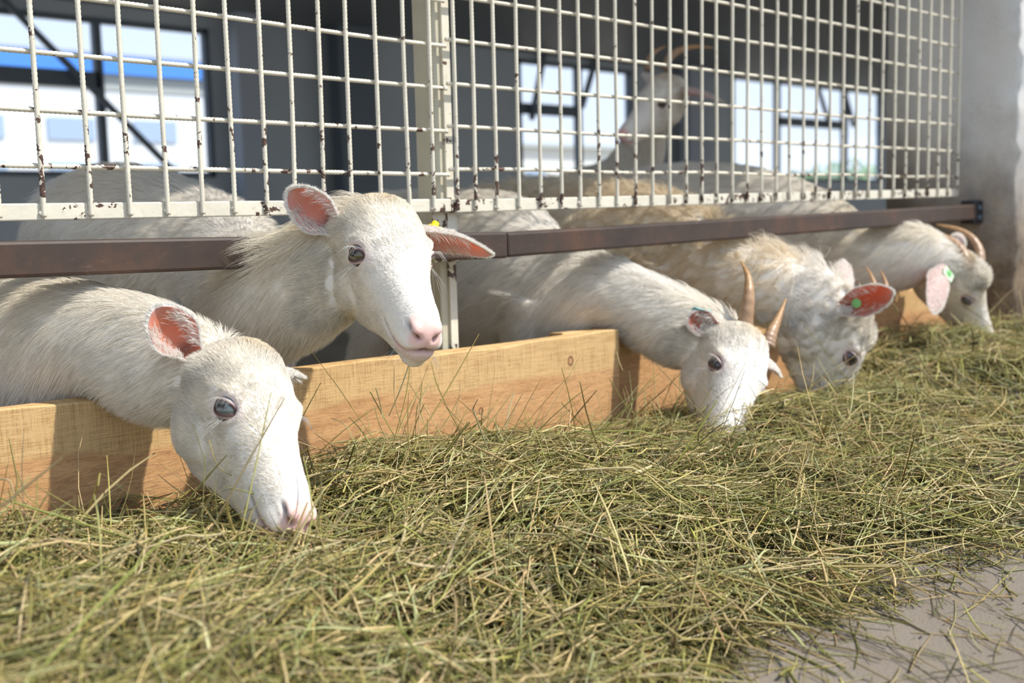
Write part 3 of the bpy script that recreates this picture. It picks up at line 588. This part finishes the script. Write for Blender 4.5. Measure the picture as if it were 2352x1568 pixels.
                g_ = [pc2 + on2 * .0015 + ta * a_ * .021 + tb * b_ * .019 for a_, b_ in ((-.7, -1), (.9, -1), (.9, 1), (-.7, 1))]; g2 = [x + on2 * .002 for x in g_]
                F3 = [(3, 2, 1, 0), (4, 5, 6, 7)] + [(i_, (i_ + 1) % 4, 4 + (i_ + 1) % 4, 4 + i_) for i_ in range(4)]; VV, Fc = join_vf([(V1, F1), (V2, F2)] + ([(np.array(g_ + g2), F3)] if kd == 'out' else []))
            to = mesh_obj('ear_tag', VV, Fc, mt, eo); to['label'] = ed['taglabel']
            if kd == 'out': to.data.materials.append(GRN); [setattr(pl, 'material_index', 1) for pl in to.data.polygons[:len(F1) + len(F2)]]
    # --- horns
    for hd_ in horns:
        pts = np.array(hd_['pts']); n_ = 46; c_ = catmull(pts, n_); u = np.linspace(0, 1, n_); rr = hd_['r'] * (1 - u ** 1.3 * .93) * (1 + .035 * np.sin(u * 60) * (u < .8)); V1, F1 = tube_vf(c_, rr, 16, up=hd_.get('up', (0, 1, 0)), rad2=rr * hd_.get('flat', .72))
        uu = np.repeat(u, 16)[:, None]; st_ = (.5 + .5 * np.sin(uu * 60)) * .18; CC = np.array([[.33, .22, .145]]) * (1 - uu) + np.array([[.42, .23, .09]]) * uu; CC = CC * (1.1 - st_) * (.9 + .2 * r2.random((len(V1), 1))); mesh_obj('horn', V1, F1, HORN, root, True, CC)
    # --- write the hair strands
    p = np.vstack(roots); d = np.vstack(rd); ln = np.concatenate(rl); nn = np.vstack(rn); cc = np.vstack(rc); k = len(p)
    # clumping towards shared tips
    cell = .011; jit = vnoise(p, 40, seed + 9) * .004; key = np.floor((p + jit) / cell).astype(np.int64); key = key[:, 0] * 73856093 ^ key[:, 1] * 19349663 ^ key[:, 2] * 83492791
    _, ivx = np.unique(key, return_inverse=True); ivx = ivx.ravel(); cntc = np.bincount(ivx); tipp = p + d * ln[:, None]; tm = np.stack([np.bincount(ivx, tipp[:, q_]) / cntc for q_ in range(3)], 1)[ivx]; cl = np.clip((ln - .010) / .02, 0, 1)[:, None] * .45
    pts = np.empty((k, 4, 3), np.float32); grav = np.array([0, 0, -1.0]) * np.clip(ln - .012, 0, .1)[:, None] * .30; wv = vnoise(p, 120, seed + 11) * (ln * (.08 + .25 * curl))[:, None]
    for j in range(4):
        s_ = j / 3; q = p + d * (ln * s_)[:, None] + grav * s_ ** 2 + wv * s_ * (1 - s_) * 2; q = q + (tm - tipp) * cl * s_ ** 1.5; pts[:, j] = q
    hc_ = bpy.data.hair_curves.new('fur'); hc_.add_curves([4] * k); hc_.attributes['position'].data.foreach_set('vector', pts.ravel())
    ra = hc_.attributes.get('radius') or hc_.attributes.new('radius', 'FLOAT', 'POINT'); ra.data.foreach_set('value', (np.array([1, .9, .6, .12], np.float32)[None] * np.full((k, 1), hair_r, np.float32) * r2.uniform(.7, 1.2, (k, 1))).astype(np.float32).ravel())
    ta_ = hc_.attributes.new('tint', 'FLOAT_COLOR', 'CURVE'); c4 = np.ones((k, 4), np.float32); c4[:, :3] = cc; ta_.data.foreach_set('color', c4.ravel())
    hc_.materials.append(fur); ho = bpy.data.objects.new('fur', hc_); COL.objects.link(ho); ho.parent = root; ho['kind'] = 'stuff'
    # --- lashes and whiskers
    lw = []
    for s in (-1, 1):
        n_, e1, e2 = eye_axes(s); c_ = EC * [1, s, 1]
        for q_ in range(20):
            a_ = -.75 + 1.45 * q_ / 19; d0 = unit(n_ * 1.0 + e1 * a_ * .9 + e2 * (.58 * math.sqrt(max(0, 1 - a_ * a_)) + .02)); p0 = c_ + d0 * EYE_R * 1.08; l_ = .075 * r2.uniform(.7, 1.1)
            p1 = p0 + (n_ * .8 - e2 * .05 + e1 * a_ * .3) * l_ * .5; p2 = p0 + (n_ * .95 - e2 * .75 + e1 * a_ * .7) * l_ * .9; lw.append([p0, (p0 + p1) / 2 + n_ * .003, p1, p2])
        for q_ in range(9): a_ = r2.uniform(-.5, .7); p0 = c_ + unit(n_ + e1 * a_ - e2 * .95) * EYE_R * 1.05; dd = n_ * .5 - e2 * 1.0 - e1 * .5 + r2.normal(size=3) * .25; lw.append([p0, p0 + dd * .05, p0 + dd * .09 - e2 * .01, p0 + dd * .12 - e2 * .04])
        for q_ in range(10): p0 = np.array([r2.uniform(.84, .97), s * .075, r2.uniform(-.17, -.12)]); dd = np.array([r2.uniform(-.1, .4), s * .6, -.8]) + r2.normal(size=3) * .2; lw.append([p0, p0 + dd * .03, p0 + dd * .06, p0 + dd * .09])
    V1, F1 = join_vf([tube_vf(loc(np.array(q_)), [.00022, .0002, .00016, .00005], 3, up=(.1, .2, 1)) for q_ in lw]); wm = mesh_obj('whiskers', V1, F1, FUR_W, root, True, np.ones((len(V1), 3))); wm['kind'] = 'stuff'
    return root

QUICK = False
def nh(a, b_): return (a // 4, b_ // 4) if QUICK else (a, b_)
toC = lambda p: unit(CAM - np.array(p))

# goat 1: standing behind the rail, head thrust out and up, looking over the hay
make_goat('goat', 'hornless white goat with head raised, chewing a stalk, yellow tag in its far ear', .30, (.990, -.192, .461), (-.29, -.84, -.46), (-.05, -.47, .88),
          [(.928, -.112, .376, .064, .080), (.900, .015, .325, .074, .087), (.940, .15, .325, .100, .140), (1.0, .30, .335, .130, .170), (1.0, .50, .365, .150, .195), (.98, .75, .40, .160, .205), (.96, .98, .41, .13, .165), (.95, 1.08, .41, .06, .09)],
          voxel=.0036, nhair=nh(70000, 110000), legs=(4, 7), seed=11, mane=((.90, -.09, .44), .07, .9), crest=1.7, wide=1.03, iris=(.13, .105, .035), iris_reflection=(.12, .13, .13),
          ears=[dict(side=-1, dir=(-.25, -.86, .38), len=.090, lopen=(.9, -.25, .1), w=.031, cup=[2.2, 1.6, 1.3, .9], bend=-.1),
                dict(side=1, tip=P(1140, 588, 1.70), lopen=(.85, 0, -.5), w=.030, tag=('button', YEL), pink=(.92, .60, .48), tagpos=(9, 12), taglabel='yellow round ear tag')])
# goat 2: nearest, eating
make_goat('goat', 'nearest white goat in the left corner, neck over the board, muzzle buried in hay', .292, (.703, -.243, .273), (-.125, -.845, -.52), (.32, -.465, .81),
          [(.66, -.12, .285, .062, .085), (.62, .0, .312, .075, .080), (.57, .13, .295, .095, .13), (.54, .28, .290, .13, .165), (.53, .48, .285, .145, .175), (.52, .72, .28, .15, .175), (.51, .93, .30, .12, .15), (.51, 1.02, .31, .06, .09)],
          voxel=.0036, nhair=nh(80000, 110000), legs=(4, 7), seed=23, crest=1.0, iris=(.15, .19, .18), iris_reflection=(.22, .28, .30),
          ears=[dict(side=-1, tip=P(350, 703, 1.44), open=toC((.6, -.2, .35)) + np.array([.1, 0, 0]), w=.031, off=(-.07, 0, -.01), cup=[2.3, 1.5, .95, .6], pink=(.90, .36, .20)),  # near ear colour pushed to orange, painting in the backlit glow
                dict(side=1, dir=(.05, .95, .25), len=.062, lopen=(.6, 0, -.8), w=.019, pink=(.86, .66, .58))])
# goat 4: horned, centre right
def horn(p, r, **k): return dict(pts=p, r=r, **k)
make_goat('goat', 'white horned goat eating over the board end, upright ringed horns, small teal tag', .31, (1.874, -.225, .200), (-.67, -.495, -.553), (.071, -.784, .616),
          [(1.83, -.11, .235, .065, .080), (1.77, .02, .305, .068, .074), (1.72, .16, .310, .105, .135), (1.72, .32, .345, .14, .18), (1.72, .54, .35, .155, .19), (1.72, .78, .35, .16, .195), (1.72, 1.0, .36, .12, .16), (1.72, 1.1, .37, .06, .09)],
          voxel=.0048, nhair=nh(40000, 70000), hair_r=.0004, legs=(4, 7), seed=31, crest=1.3, furlen=1.2, iris=(.05, .05, .05),
          ears=[dict(side=-1, tip=P(1578, 728, 2.26), open=toC((1.9, -.2, .2)), w=.026, pink=(.6, .2, .11), n=3000, ni=150, tag=('button', TEAL), tagpos=(9, 19), taglabel='small teal ear tag'), dict(side=1, dir=(.2, .95, .0), len=.075, lopen=(.5, 0, -.8), w=.022, n=2500, ni=100)],
          horns=[horn([P(1706, 785, 2.30), P(1712, 735, 2.28), P(1720, 680, 2.28), P(1718, 635, 2.30), P(1702, 600, 2.33)], .0215, flat=.85), horn([P(1762, 795, 2.34), P(1772, 765, 2.35), P(1788, 730, 2.38), P(1806, 685, 2.42)], .0185, flat=.85)])
# goat 5
make_goat('goat', 'cream-necked goat with curly wool, muzzle down in the hay, green tag inside its raised ear', .33, (2.29, -.206, .262), (.17, .02, -.97), (.75, -.65, .12),
          [(2.24, -.12, .28, .07, .09), (2.20, .0, .325, .085, .088), (2.20, .16, .36, .115, .14), (2.20, .34, .36, .145, .18), (2.20, .56, .37, .155, .19), (2.20, .80, .37, .16, .195), (2.20, 1.02, .38, .12, .16), (2.20, 1.12, .38, .06, .09)],
          voxel=.005, nhair=nh(36000, 60000), hair_r=.00045, fur=FUR_C, legs=(4, 7), seed=41, tuft=.6, crest=1.2, furlen=1.35, curl=1.3, btone=(.98, .91, .78), iris=(.04, .04, .05),
          ears=[dict(side=-1, tip=P(2058, 668, 2.45), open=toC((2.3, -.2, .3)) + np.array([0, 0, .0]), w=.034, pink=(.62, .20, .10), n=3000, ni=120, tag=('in', GRN), tagpos=(8, 12), taglabel='green ear tag inside the ear'), dict(side=1, tip=P(1938, 592, 2.80), off=(.02, -.1, .05), open=-toC((2.4, -.1, .3)), w=.030, n=2500, ni=60, tag=('out', PALEGRN), tagpos=(7, 12), taglabel='pale green ear tag')],  # raised ear's orange inside paints in sunlight passing through it
          horns=[horn([P(2012, 690, 2.58), P(2010, 660, 2.60), P(2002, 635, 2.62), P(1988, 610, 2.65)], .013), horn([P(2034, 690, 2.64), P(2036, 660, 2.66), P(2031, 640, 2.68), P(2022, 620, 2.70)], .012)])
# goat 6
make_goat('goat', 'white goat at the concrete pier, long curved horns, pale ear tag on its hanging ear', .29, (3.0, -.144, .325), (.46, -.26, -.85), (.13, -.926, .354),
          [(2.96, -.07, .338, .07, .086), (2.91, .04, .333, .085, .094), (2.88, .2, .375, .12, .150), (2.86, .36, .40, .145, .19), (2.85, .58, .425, .160, .205), (2.85, .82, .42, .165, .21), (2.85, 1.04, .41, .13, .17), (2.85, 1.14, .41, .06, .09)],
          voxel=.0055, nhair=nh(30000, 50000), hair_r=.0005, legs=(4, 7), seed=51, tuft=1.0, crest=1.2, furlen=1.2, iris=(.05, .05, .05),
          ears=[dict(side=-1, tip=P(2135, 722, 2.90), open=(.6, .7, .1), w=.042, n=3000, ni=60, tag=('out', PALEGRN), tagpos=(6, 12), taglabel='pale green ear tag'), dict(side=1, dir=(-.1, .95, .1), len=.10, lopen=(.5, 0, -.8), w=.026, n=1500, ni=40)],
          horns=[horn([P(2222, 622, 3.05), P(2218, 590, 3.06), P(2200, 562, 3.08), P(2168, 542, 3.10), P(2120, 528, 3.13)], .021), horn([P(2250, 610, 3.10), P(2250, 575, 3.12), P(2232, 545, 3.14), P(2200, 526, 3.16), P(2150, 515, 3.18)], .019)])
# goat 3: standing behind, looking left
make_goat('goat', 'horned goat standing behind the others with raised head, looking left past the mesh', .29, (3.075, .91, .918), (-.80, .13, -.58), (-.58, -.16, .80),
          [(3.08, 1.01, .83, .062, .082), (3.16, 1.12, .73, .08, .105), (3.24, 1.26, .62, .10, .14), (3.34, 1.42, .53, .135, .19), (3.46, 1.62, .50, .16, .20), (3.6, 1.85, .50, .16, .2), (3.74, 2.08, .52, .12, .16), (3.8, 2.17, .53, .06, .09)],
          voxel=.006, nhair=nh(24000, 30000), hair_r=.0006, fur=FUR_W, legs=(5, 8), seed=61, crest=.5, furlen=.8, iris=(.05, .04, .03),
          ears=[dict(side=1, tip=P(1668, 238, 3.64), open=(-.2, -.6, -.8), w=.028, n=1500, ni=40), dict(side=-1, dir=(-.3, -.9, .1), len=.11, lopen=(.5, 0, -.8), w=.026, n=1500, ni=40)],
          horns=[horn([P(1530, 158, 3.62), P(1538, 132, 3.64), P(1565, 114, 3.67), P(1600, 107, 3.71), P(1640, 110, 3.73)], .0175), horn([P(1488, 160, 3.75), P(1492, 135, 3.77), P(1505, 118, 3.80), P(1530, 106, 3.84)], .016)])

# ------------------------------------------------------------------ hay
HP = np.array([  # x, y, height of the heap
    (.0, -.06, .10), (.43, -.08, .085), (.57, -.12, .07), (.70, -.14, .045), (.88, -.12, .09), (1.0, -.15, .125), (1.1, -.13, .11), (1.28, -.13, .055), (1.45, -.14, .025), (1.6, -.14, .07), (1.8, -.14, .06),
    (2.05, -.15, .03), (2.3, -.14, .02), (2.55, -.14, .10), (2.75, -.15, .125), (3.0, -.15, .14), (3.3, -.15, .13), (3.8, -.2, .12), (4.4, -.2, .1), (0, -.4, .14), (.4, -.35, .125), (.65, -.38, .095), (.8, -.36, .105), (1.0, -.33, .135),
    (1.2, -.33, .10), (1.5, -.35, .080), (1.9, -.35, .09), (2.3, -.35, .085), (2.7, -.35, .10), (3.2, -.4, .09), (4, -.4, .07), (0, -.8, .15), (.4, -.7, .12), (.7, -.6, .10), (1.0, -.6, .095), (1.35, -.6, .075), (1.8, -.6, .05), (2.4, -.6, .04), (3.2, -.65, .03),
    (4.2, -.7, .02), (.3, -1.0, .08), (.6, -.85, .05), (.85, -.82, .03), (1.15, -.82, .03), (1.5, -.82, .035), (1.5, -.92, .012), (1.0, -1.0, .0), (1.4, -1.05, .0), (2, -.9, .012), (3, -1.0, .0), (4, -1.05, .0), (.5, -1.1, .015), (.2, -1.3, .04), (-.3, -.5, .13), (-.3, -1.2, .05), (.8, -1.2, 0), (2, -1.3, 0)])
def hay_h(x, y):
    x = np.asarray(x, float); y = np.asarray(y, float); w_ = 0; a = 0
    for hx, hy, hz in HP:
        k = np.exp(-(((x - hx) / .16) ** 2 + ((y - hy) / .11) ** 2)) + 1e-9 / ((x - hx) ** 2 + (y - hy) ** 2 + .01); w_ = w_ + k; a = a + k * hz
    h = np.maximum(a / w_ - .014 * np.clip(a / w_ / .05, 0, 1), 0); p = np.stack([x.ravel(), y.ravel(), np.zeros(x.size)], 1); nz = (vnoise(p, 16, 5)[:, 0] * .013 + vnoise(p, 38, 6)[:, 0] * .009).reshape(x.shape)
    return h + nz * np.clip(h / .06, 0, 1)
def build_hay():
    r2 = np.random.default_rng(99)
    xs = np.linspace(-.4, 4.6, 320); ys = np.linspace(-1.35, -.05, 110); X, Y = np.meshgrid(xs, ys, indexing='ij'); Z = hay_h(X, Y) - .018 + r2.normal(0, .003, X.shape)
    Z = np.where((hay_h(X, Y) < .014) | ((X > 3.38) & (Y > -.20)), -.02, Z); GV = np.stack([X, Y, Z], -1).reshape(-1, 3); ni, nj = X.shape; I = np.arange(ni * nj).reshape(ni, nj)
    GQ = np.stack([I[:-1, :-1], I[1:, :-1], I[1:, 1:], I[:-1, 1:]], -1).reshape(-1, 4); GQ = GQ[(GV[GQ][:, :, 2] > -.012).any(1)]; GQ = GQ[~((GV[GQ][:, :, 0] > 3.40) & (GV[GQ][:, :, 1] > -.17)).any(1)]
    pal = np.array([.93, .85, .68]) * np.array([(.42, .40, .16), (.30, .32, .11), (.50, .44, .22), (.60, .50, .30), (.22, .24, .07), (.46, .50, .28), (.34, .27, .10), (.62, .56, .38), (.16, .15, .05), (.40, .24, .10)])
    pw = np.array([.22, .16, .17, .12, .09, .10, .06, .04, .03, .01]); pw /= pw.sum()
    N = 16000 if QUICK else 62000
    # positions: denser close to the camera
    px = []; py = []
    while sum(map(len, px)) < N:
        x = r2.uniform(-.25, 4.3, N * 3); y = -.06 - 1.25 * r2.random(N * 3); dep = np.maximum(.25, .666 * x + .737 * (y + 1.61)); a = np.clip(1.0 / dep, 0, 1.6) ** 1.4 / 1.9; h = hay_h(x, y)
        a *= np.interp(h, [-.01, .004, .02, .04], [.02, .055, .6, 1]); side = (.74 * x - .673 * (y + 1.61)) / dep; a *= np.where(np.abs(side) < .6, 1, .12); k = r2.random(len(x)) < a; px.append(x[k]); py.append(y[k])
    x = np.concatenate(px)[:N]; y = np.concatenate(py)[:N]; y = np.where((x > 3.36) & (y > -.22), y - .2, y); h = hay_h(x, y)
    K = 5; ln = np.clip(r2.lognormal(math.log(.075), .55, N), .015, .26); az = r2.uniform(0, 2 * np.pi, N); az = np.where(r2.random(N) < .45, r2.normal(.35, .45, N) + vnoise(np.stack([x, y, 0 * x], 1), 4, 3)[:, 0] * .8, az)
    el = r2.normal(.0, .22, N); st = r2.random(N); el = np.where(st < .05, r2.uniform(.3, 1.1, N), el); el = np.where(h < .015, r2.normal(.02, .05, N), el)
    rad = np.clip(r2.lognormal(math.log(.00080), .48, N), .0003, .0026); rad = np.where(ln < .035, rad * .8, rad)
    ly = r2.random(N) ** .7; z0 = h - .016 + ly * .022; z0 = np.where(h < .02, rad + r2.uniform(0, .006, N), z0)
    D = np.stack([np.cos(az) * np.cos(el), np.sin(az) * np.cos(el), np.sin(el)], 1); side = np.stack([-np.sin(az), np.cos(az), 0 * az], 1)
    cv = r2.normal(0, .16, N); cz = r2.normal(-.12, .14, N); kink = r2.random(N) < .18; kd = r2.normal(0, .45, (N, 3)); kj = r2.integers(1, 4, N)
    pts = np.empty((N, K, 3))
    for j in range(K):
        s = j / (K - 1) - (.5 if False else 0); q = np.stack([x, y, z0], 1) + D * (ln * s)[:, None] + side * (cv * ln * s * s)[:, None] + np.array([0, 0, 1.0]) * (cz * ln * s * s)[:, None]
        q += (kd * ln[:, None]) * (np.maximum(0, s - kj / 4) * kink)[:, None]; pts[:, j] = q
    c = pts[:, 2].copy(); pts[:, :, :2] -= (c - pts[:, 0])[:, None, :2] * .9      # centre on the seed point
    hh = hay_h(pts[:, :, 0], pts[:, :, 1]); low = hh - .02; lowf = np.maximum(low, .0015); pts[:, :, 2] = np.maximum(pts[:, :, 2], np.where(st[:, None] < .05, -1, lowf)); pts[:, :, 2] = np.maximum(pts[:, :, 2], .001)
    flat = st[:, None] >= .05; cap = hh + .022 + .01 * ly[:, None]; pts[:, :, 2] = np.where(flat, np.minimum(pts[:, :, 2], np.maximum(cap, .012)), pts[:, :, 2])
    # keep straws out of the board
    pts[:, :, 1] = np.minimum(pts[:, :, 1], -.052)
    ci = r2.choice(len(pal), N, p=pw); col = pal[ci] * r2.uniform(.6, 1.35, (N, 1)) * np.clip(.30 + ly[:, None] * 1.0, 0, 1.3) * (1 + r2.normal(0, .05, (N, 3)))  # deeper straws get darker colour: shade inside the heap is painted in
    extra = []
    def prism(pts, rad, col):
        N_, K_ = pts.shape[:2]; T = np.gradient(pts, axis=1); T /= np.linalg.norm(T, axis=2)[..., None] + 1e-9; rv = unit([.3, .2, 1]); S_ = np.cross(T, rv); S_ /= np.linalg.norm(S_, axis=2)[..., None] + 1e-9; U = np.cross(S_, T); V = []
        fl = r2.uniform(.45, 1, (N_, 1, 1)); tp = np.ones(K_); tp[-1] = .55; r3 = rad[:, None, None] * tp[None, :, None]
        rot = r2.uniform(0, 6.28, (N_, 1, 1))
        for a in (0, 2.094, 4.189): V.append(pts + S_ * r3 * np.cos(a + rot) + U * r3 * np.sin(a + rot) * fl)
        V = np.stack(V, 2).reshape(-1, 3); b0 = (np.arange(N_) * K_ * 3)[:, None, None]; i = np.arange(K_ - 1)[None, :, None] * 3; j = np.arange(3)[None, None, :]; k = (j + 1) % 3
        Q = np.stack([b0 + i + j, b0 + i + k, b0 + i + 3 + k, b0 + i + 3 + j], -1).reshape(-1, 4); C = np.repeat(col, K_ * 3, axis=0); return V, Q, C
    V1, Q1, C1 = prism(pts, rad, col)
    # long stalks placed on top
    M = 3600; x = .0 + 3.4 * r2.random(M) ** 1.35; y = -.07 - 1.0 * r2.random(M) ** 1.05; h = hay_h(x, y); k = h > .008; x, y, h = x[k], y[k], h[k]; M = len(x); ln = r2.uniform(.08, .26, M); az = np.where(r2.random(M) < .6, r2.normal(.3, .6, M), r2.uniform(0, 6.28, M)); el = r2.normal(.03, .12, M); pts = np.empty((M, 9, 3)); cv = r2.normal(0, .12, M); dv = np.stack([np.cos(az) * np.cos(el), np.sin(az) * np.cos(el), np.sin(el)], 1)
    for j in range(9): s = j / 8 - .5; pts[:, j] = np.stack([x, y, h + .012 + r2.uniform(0, .012, M) * 0], 1) + dv * (ln * s)[:, None] + np.stack([-np.sin(az), np.cos(az), 0 * az], 1) * (cv * ln * s * s)[:, None]
    hh = hay_h(pts[..., 0], pts[..., 1]); pts[..., 2] = np.clip(pts[..., 2], np.maximum(hh + .004, .002), np.maximum(hh + .03, .008)); pts[..., 1] = np.minimum(pts[..., 1], -.052)
    V2, Q2, C2 = prism(pts, r2.uniform(.0008, .0020, M), pal[r2.choice([0, 2, 3, 5, 7, 1], M)] * r2.uniform(.85, 1.4, (M, 1)))
    M = 700; x = r2.uniform(-.05, 1.3, M); y = -r2.uniform(.3, 1.15, M); h = hay_h(x, y); k = h > .01; x, y, h = x[k], y[k], h[k]; M = len(x); ln = r2.uniform(.05, .22, M); az = r2.uniform(0, 6.28, M); el = r2.normal(.05, .15, M); pts = np.empty((M, 9, 3)); cv = r2.normal(0, .15, M); dv = np.stack([np.cos(az) * np.cos(el), np.sin(az) * np.cos(el), np.sin(el)], 1)
    for j in range(9): s = j / 8 - .5; pts[:, j] = np.stack([x, y, h + .016], 1) + dv * (ln * s)[:, None] + np.stack([-np.sin(az), np.cos(az), 0 * az], 1) * (cv * ln * s * s)[:, None]
    hh = hay_h(pts[..., 0], pts[..., 1]); pts[..., 2] = np.clip(pts[..., 2], np.maximum(hh + .006, .002), np.maximum(hh + .034, .010))
    V5, Q5, C5 = prism(pts, r2.uniform(.0012, .0024, M), pal[r2.choice([0, 2, 3, 5, 7], M)] * r2.uniform(.9, 1.3, (M, 1)))
    # stalks standing out of the heap
    up_ = [];
    for (a, b_, t0, c_, d_, t1) in [(905, 1010, 1.72, 945, 800, 1.72), (880, 960, 1.75, 862, 890, 1.78), (990, 990, 1.78, 985, 880, 1.78), (1000, 1000, 1.8, 1060, 905, 1.85), (960, 900, 1.75, 912, 1000, 1.7), (1010, 915, 1.8, 1085, 990, 1.9), (1080, 940, 1.85, 1170, 1000, 1.9), (1160, 1010, 1.9, 1230, 960, 1.95),
                                   (1270, 1030, 1.9, 1285, 950, 1.95), (1350, 1020, 2.0, 1340, 960, 2.0), (1290, 925, 2.05, 1360, 1000, 2.1), (1440, 960, 2.05, 1445, 850, 2.08), (1430, 850, 2.1, 1415, 806, 2.1), (1400, 870, 2.0, 1470, 960, 2.1), (1520, 960, 2.1, 1500, 830, 2.15), (1560, 980, 2.1, 1640, 880, 2.12), (1500, 990, 2.1, 1480, 900, 2.1), (1600, 960, 2.15, 1700, 880, 2.2), (930, 1000, 1.74, 905, 840, 1.76), (960, 1010, 1.72, 1000, 860, 1.76), (985, 1000, 1.75, 970, 875, 1.78), (900, 1030, 1.7, 860, 930, 1.75), (1020, 1010, 1.78, 940, 880, 1.8), (850, 900, 1.78, 905, 1000, 1.72), (1040, 1000, 1.8, 1075, 935, 1.82), (1420, 980, 2.05, 1470, 880, 2.1), (1460, 990, 2.08, 1430, 890, 2.08), (1545, 960, 2.1, 1560, 860, 2.12), (820, 1030, 1.68, 760, 960, 1.7), (1180, 1030, 1.88, 1100, 970, 1.9),
                                   (30, 1130, 1.2, -10, 1100, 1.2), (70, 1170, 1.25, 20, 1120, 1.2), (190, 1180, 1.42, 290, 1110, 1.42), (355, 1170, 1.4, 352, 1125, 1.4), (90, 1160, 1.35, 40, 1080, 1.35), (500, 1130, 1.36, 690, 1100, 1.45), (560, 1150, 1.36, 740, 1085, 1.45), (480, 1010, 1.38, 570, 1110, 1.38), (650, 1000, 1.45, 780, 1040, 1.6), (560, 1170, 1.34, 640, 1060, 1.4),
                                   (600, 1180, 1.35, 720, 1090, 1.4), (520, 1190, 1.32, 700, 1130, 1.38), (640, 1190, 1.35, 680, 1110, 1.38), (700, 1180, 1.4, 790, 1080, 1.5), (2350, 735, 3.0, 2280, 665, 3.05), (2060, 770, 2.7, 2130, 755, 2.75), (2200, 760, 2.9, 2262, 745, 2.9)]:
        p0, p1 = P(a, b_, t0), P(c_, d_, t1); m_ = (p0 + p1) / 2 + r2.normal(size=3) * .006; up_.append(catmull([p0, m_, p1], 9))
    # loose stalks rising around the heap ridge
    for _ in range(420):
        x0 = r2.uniform(.3, 3.2); y0 = -r2.uniform(.08, .45); l_ = r2.uniform(.03, .09) * (1.25 if .9 < x0 < 1.9 else 1); az = r2.uniform(0, 6.28); el = r2.uniform(.25, 1.35); p0 = np.array([x0, y0, hay_h(np.array([x0]), np.array([y0]))[0] - .01]); d = np.array([math.cos(az) * math.cos(el), math.sin(az) * math.cos(el), math.sin(el)]); p1 = p0 + d * l_; p1[1] = min(p1[1], -.055)
        up_.append(catmull([p0, (p0 + p1) / 2 + r2.normal(size=3) * .005, p1], 9))
    up_ = np.array(up_); ru = r2.uniform(.0004, .0010, len(up_)); ru[:44] = r2.uniform(.0008, .0014, 44)
    V3, Q3, C3 = prism(up_, ru, pal[r2.choice([0, 2, 3, 5, 7, 1], len(up_))] * r2.uniform(.9, 1.25, (len(up_), 1)))
    # small leaves and chaff
    M = 1500 if QUICK else 9000; x = r2.uniform(.0, 3.3, M); y = -.07 - 1.15 * r2.random(M); h = hay_h(x, y); k = (h > .006) | (r2.random(M) < .25); x, y, h = x[k], y[k], h[k]; M = len(x); a_ = r2.normal(size=(M, 3)) * [1, 1, .5]; a_ /= np.linalg.norm(a_, axis=1)[:, None]; b_ = np.cross(a_, r2.normal(size=(M, 3)) * .4 + [0, 0, 1]); b_ /= np.linalg.norm(b_, axis=1)[:, None]
    s = r2.uniform(.002, .008, (M, 1)); c = np.stack([x, y, np.maximum(h + r2.uniform(-.004, .012, M), .006)], 1); c[:, 1] = np.minimum(c[:, 1], -.062)
    V4 = np.stack([c - a_ * s, c - b_ * s * .3, c + a_ * s, c + b_ * s * .3], 1).reshape(-1, 3); V4[:, 2] = np.maximum(V4[:, 2], .001); Q4 = np.arange(4 * M).reshape(M, 4); C4 = np.repeat(pal[r2.choice([1, 4, 0, 6, 8, 9], M)] * r2.uniform(.7, 1.2, (M, 1)), 4, axis=0)
    CG = np.ones((len(GV), 3)) * [.06, .055, .02]  # near-black base colour paints the shaded gaps between straws
    Vs = [GV, V1, V2, V3, V4, V5]; Qs = [GQ, Q1, Q2, Q3, Q4, Q5]; Cs = [CG, C1, C2, C3, C4, C5]; off = np.cumsum([0] + [len(v) for v in Vs[:-1]])
    m, nt, b = new_mat('hay_straw'); c = attr(nt); nt.links.new(c, b.inputs['Base Color']); b.inputs['Roughness'].default_value = .5; b.inputs['Specular IOR Level'].default_value = .35
    tl = nt.nodes.new('ShaderNodeBsdfTranslucent'); nt.links.new(c, tl.inputs[0]); mx = nt.nodes.new('ShaderNodeMixShader'); mx.inputs[0].default_value = .18; nt.links.new(b.outputs[0], mx.inputs[1]); nt.links.new(tl.outputs[0], mx.inputs[2]); nt.links.new(mx.outputs[0], nt.nodes['Material Output'].inputs[0])
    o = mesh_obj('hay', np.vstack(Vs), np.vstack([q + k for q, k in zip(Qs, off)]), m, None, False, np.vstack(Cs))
    tag(o, 'loose heap of dry green and yellow hay lying along the feed boards', 'hay', None, 'stuff')
build_hay()
# the stalk in the raised goat's mouth
def stalk(pts, label):
    V, Fc = tube_vf(catmull(pts, 12), np.linspace(.0011, .0007, 12), 6, up=(0, 1, 0)); o = mesh_obj('hay_stalk', V, Fc, plain('pale_straw', (.62, .58, .36), .5), smooth=True); tag(o, label, 'hay stalk')
stalk([P(944, 812, 1.525), P(935, 850, 1.54), P(915, 905, 1.58), P(893, 955, 1.63)], 'pale hay stalk hanging from the lips of the goat with raised head')
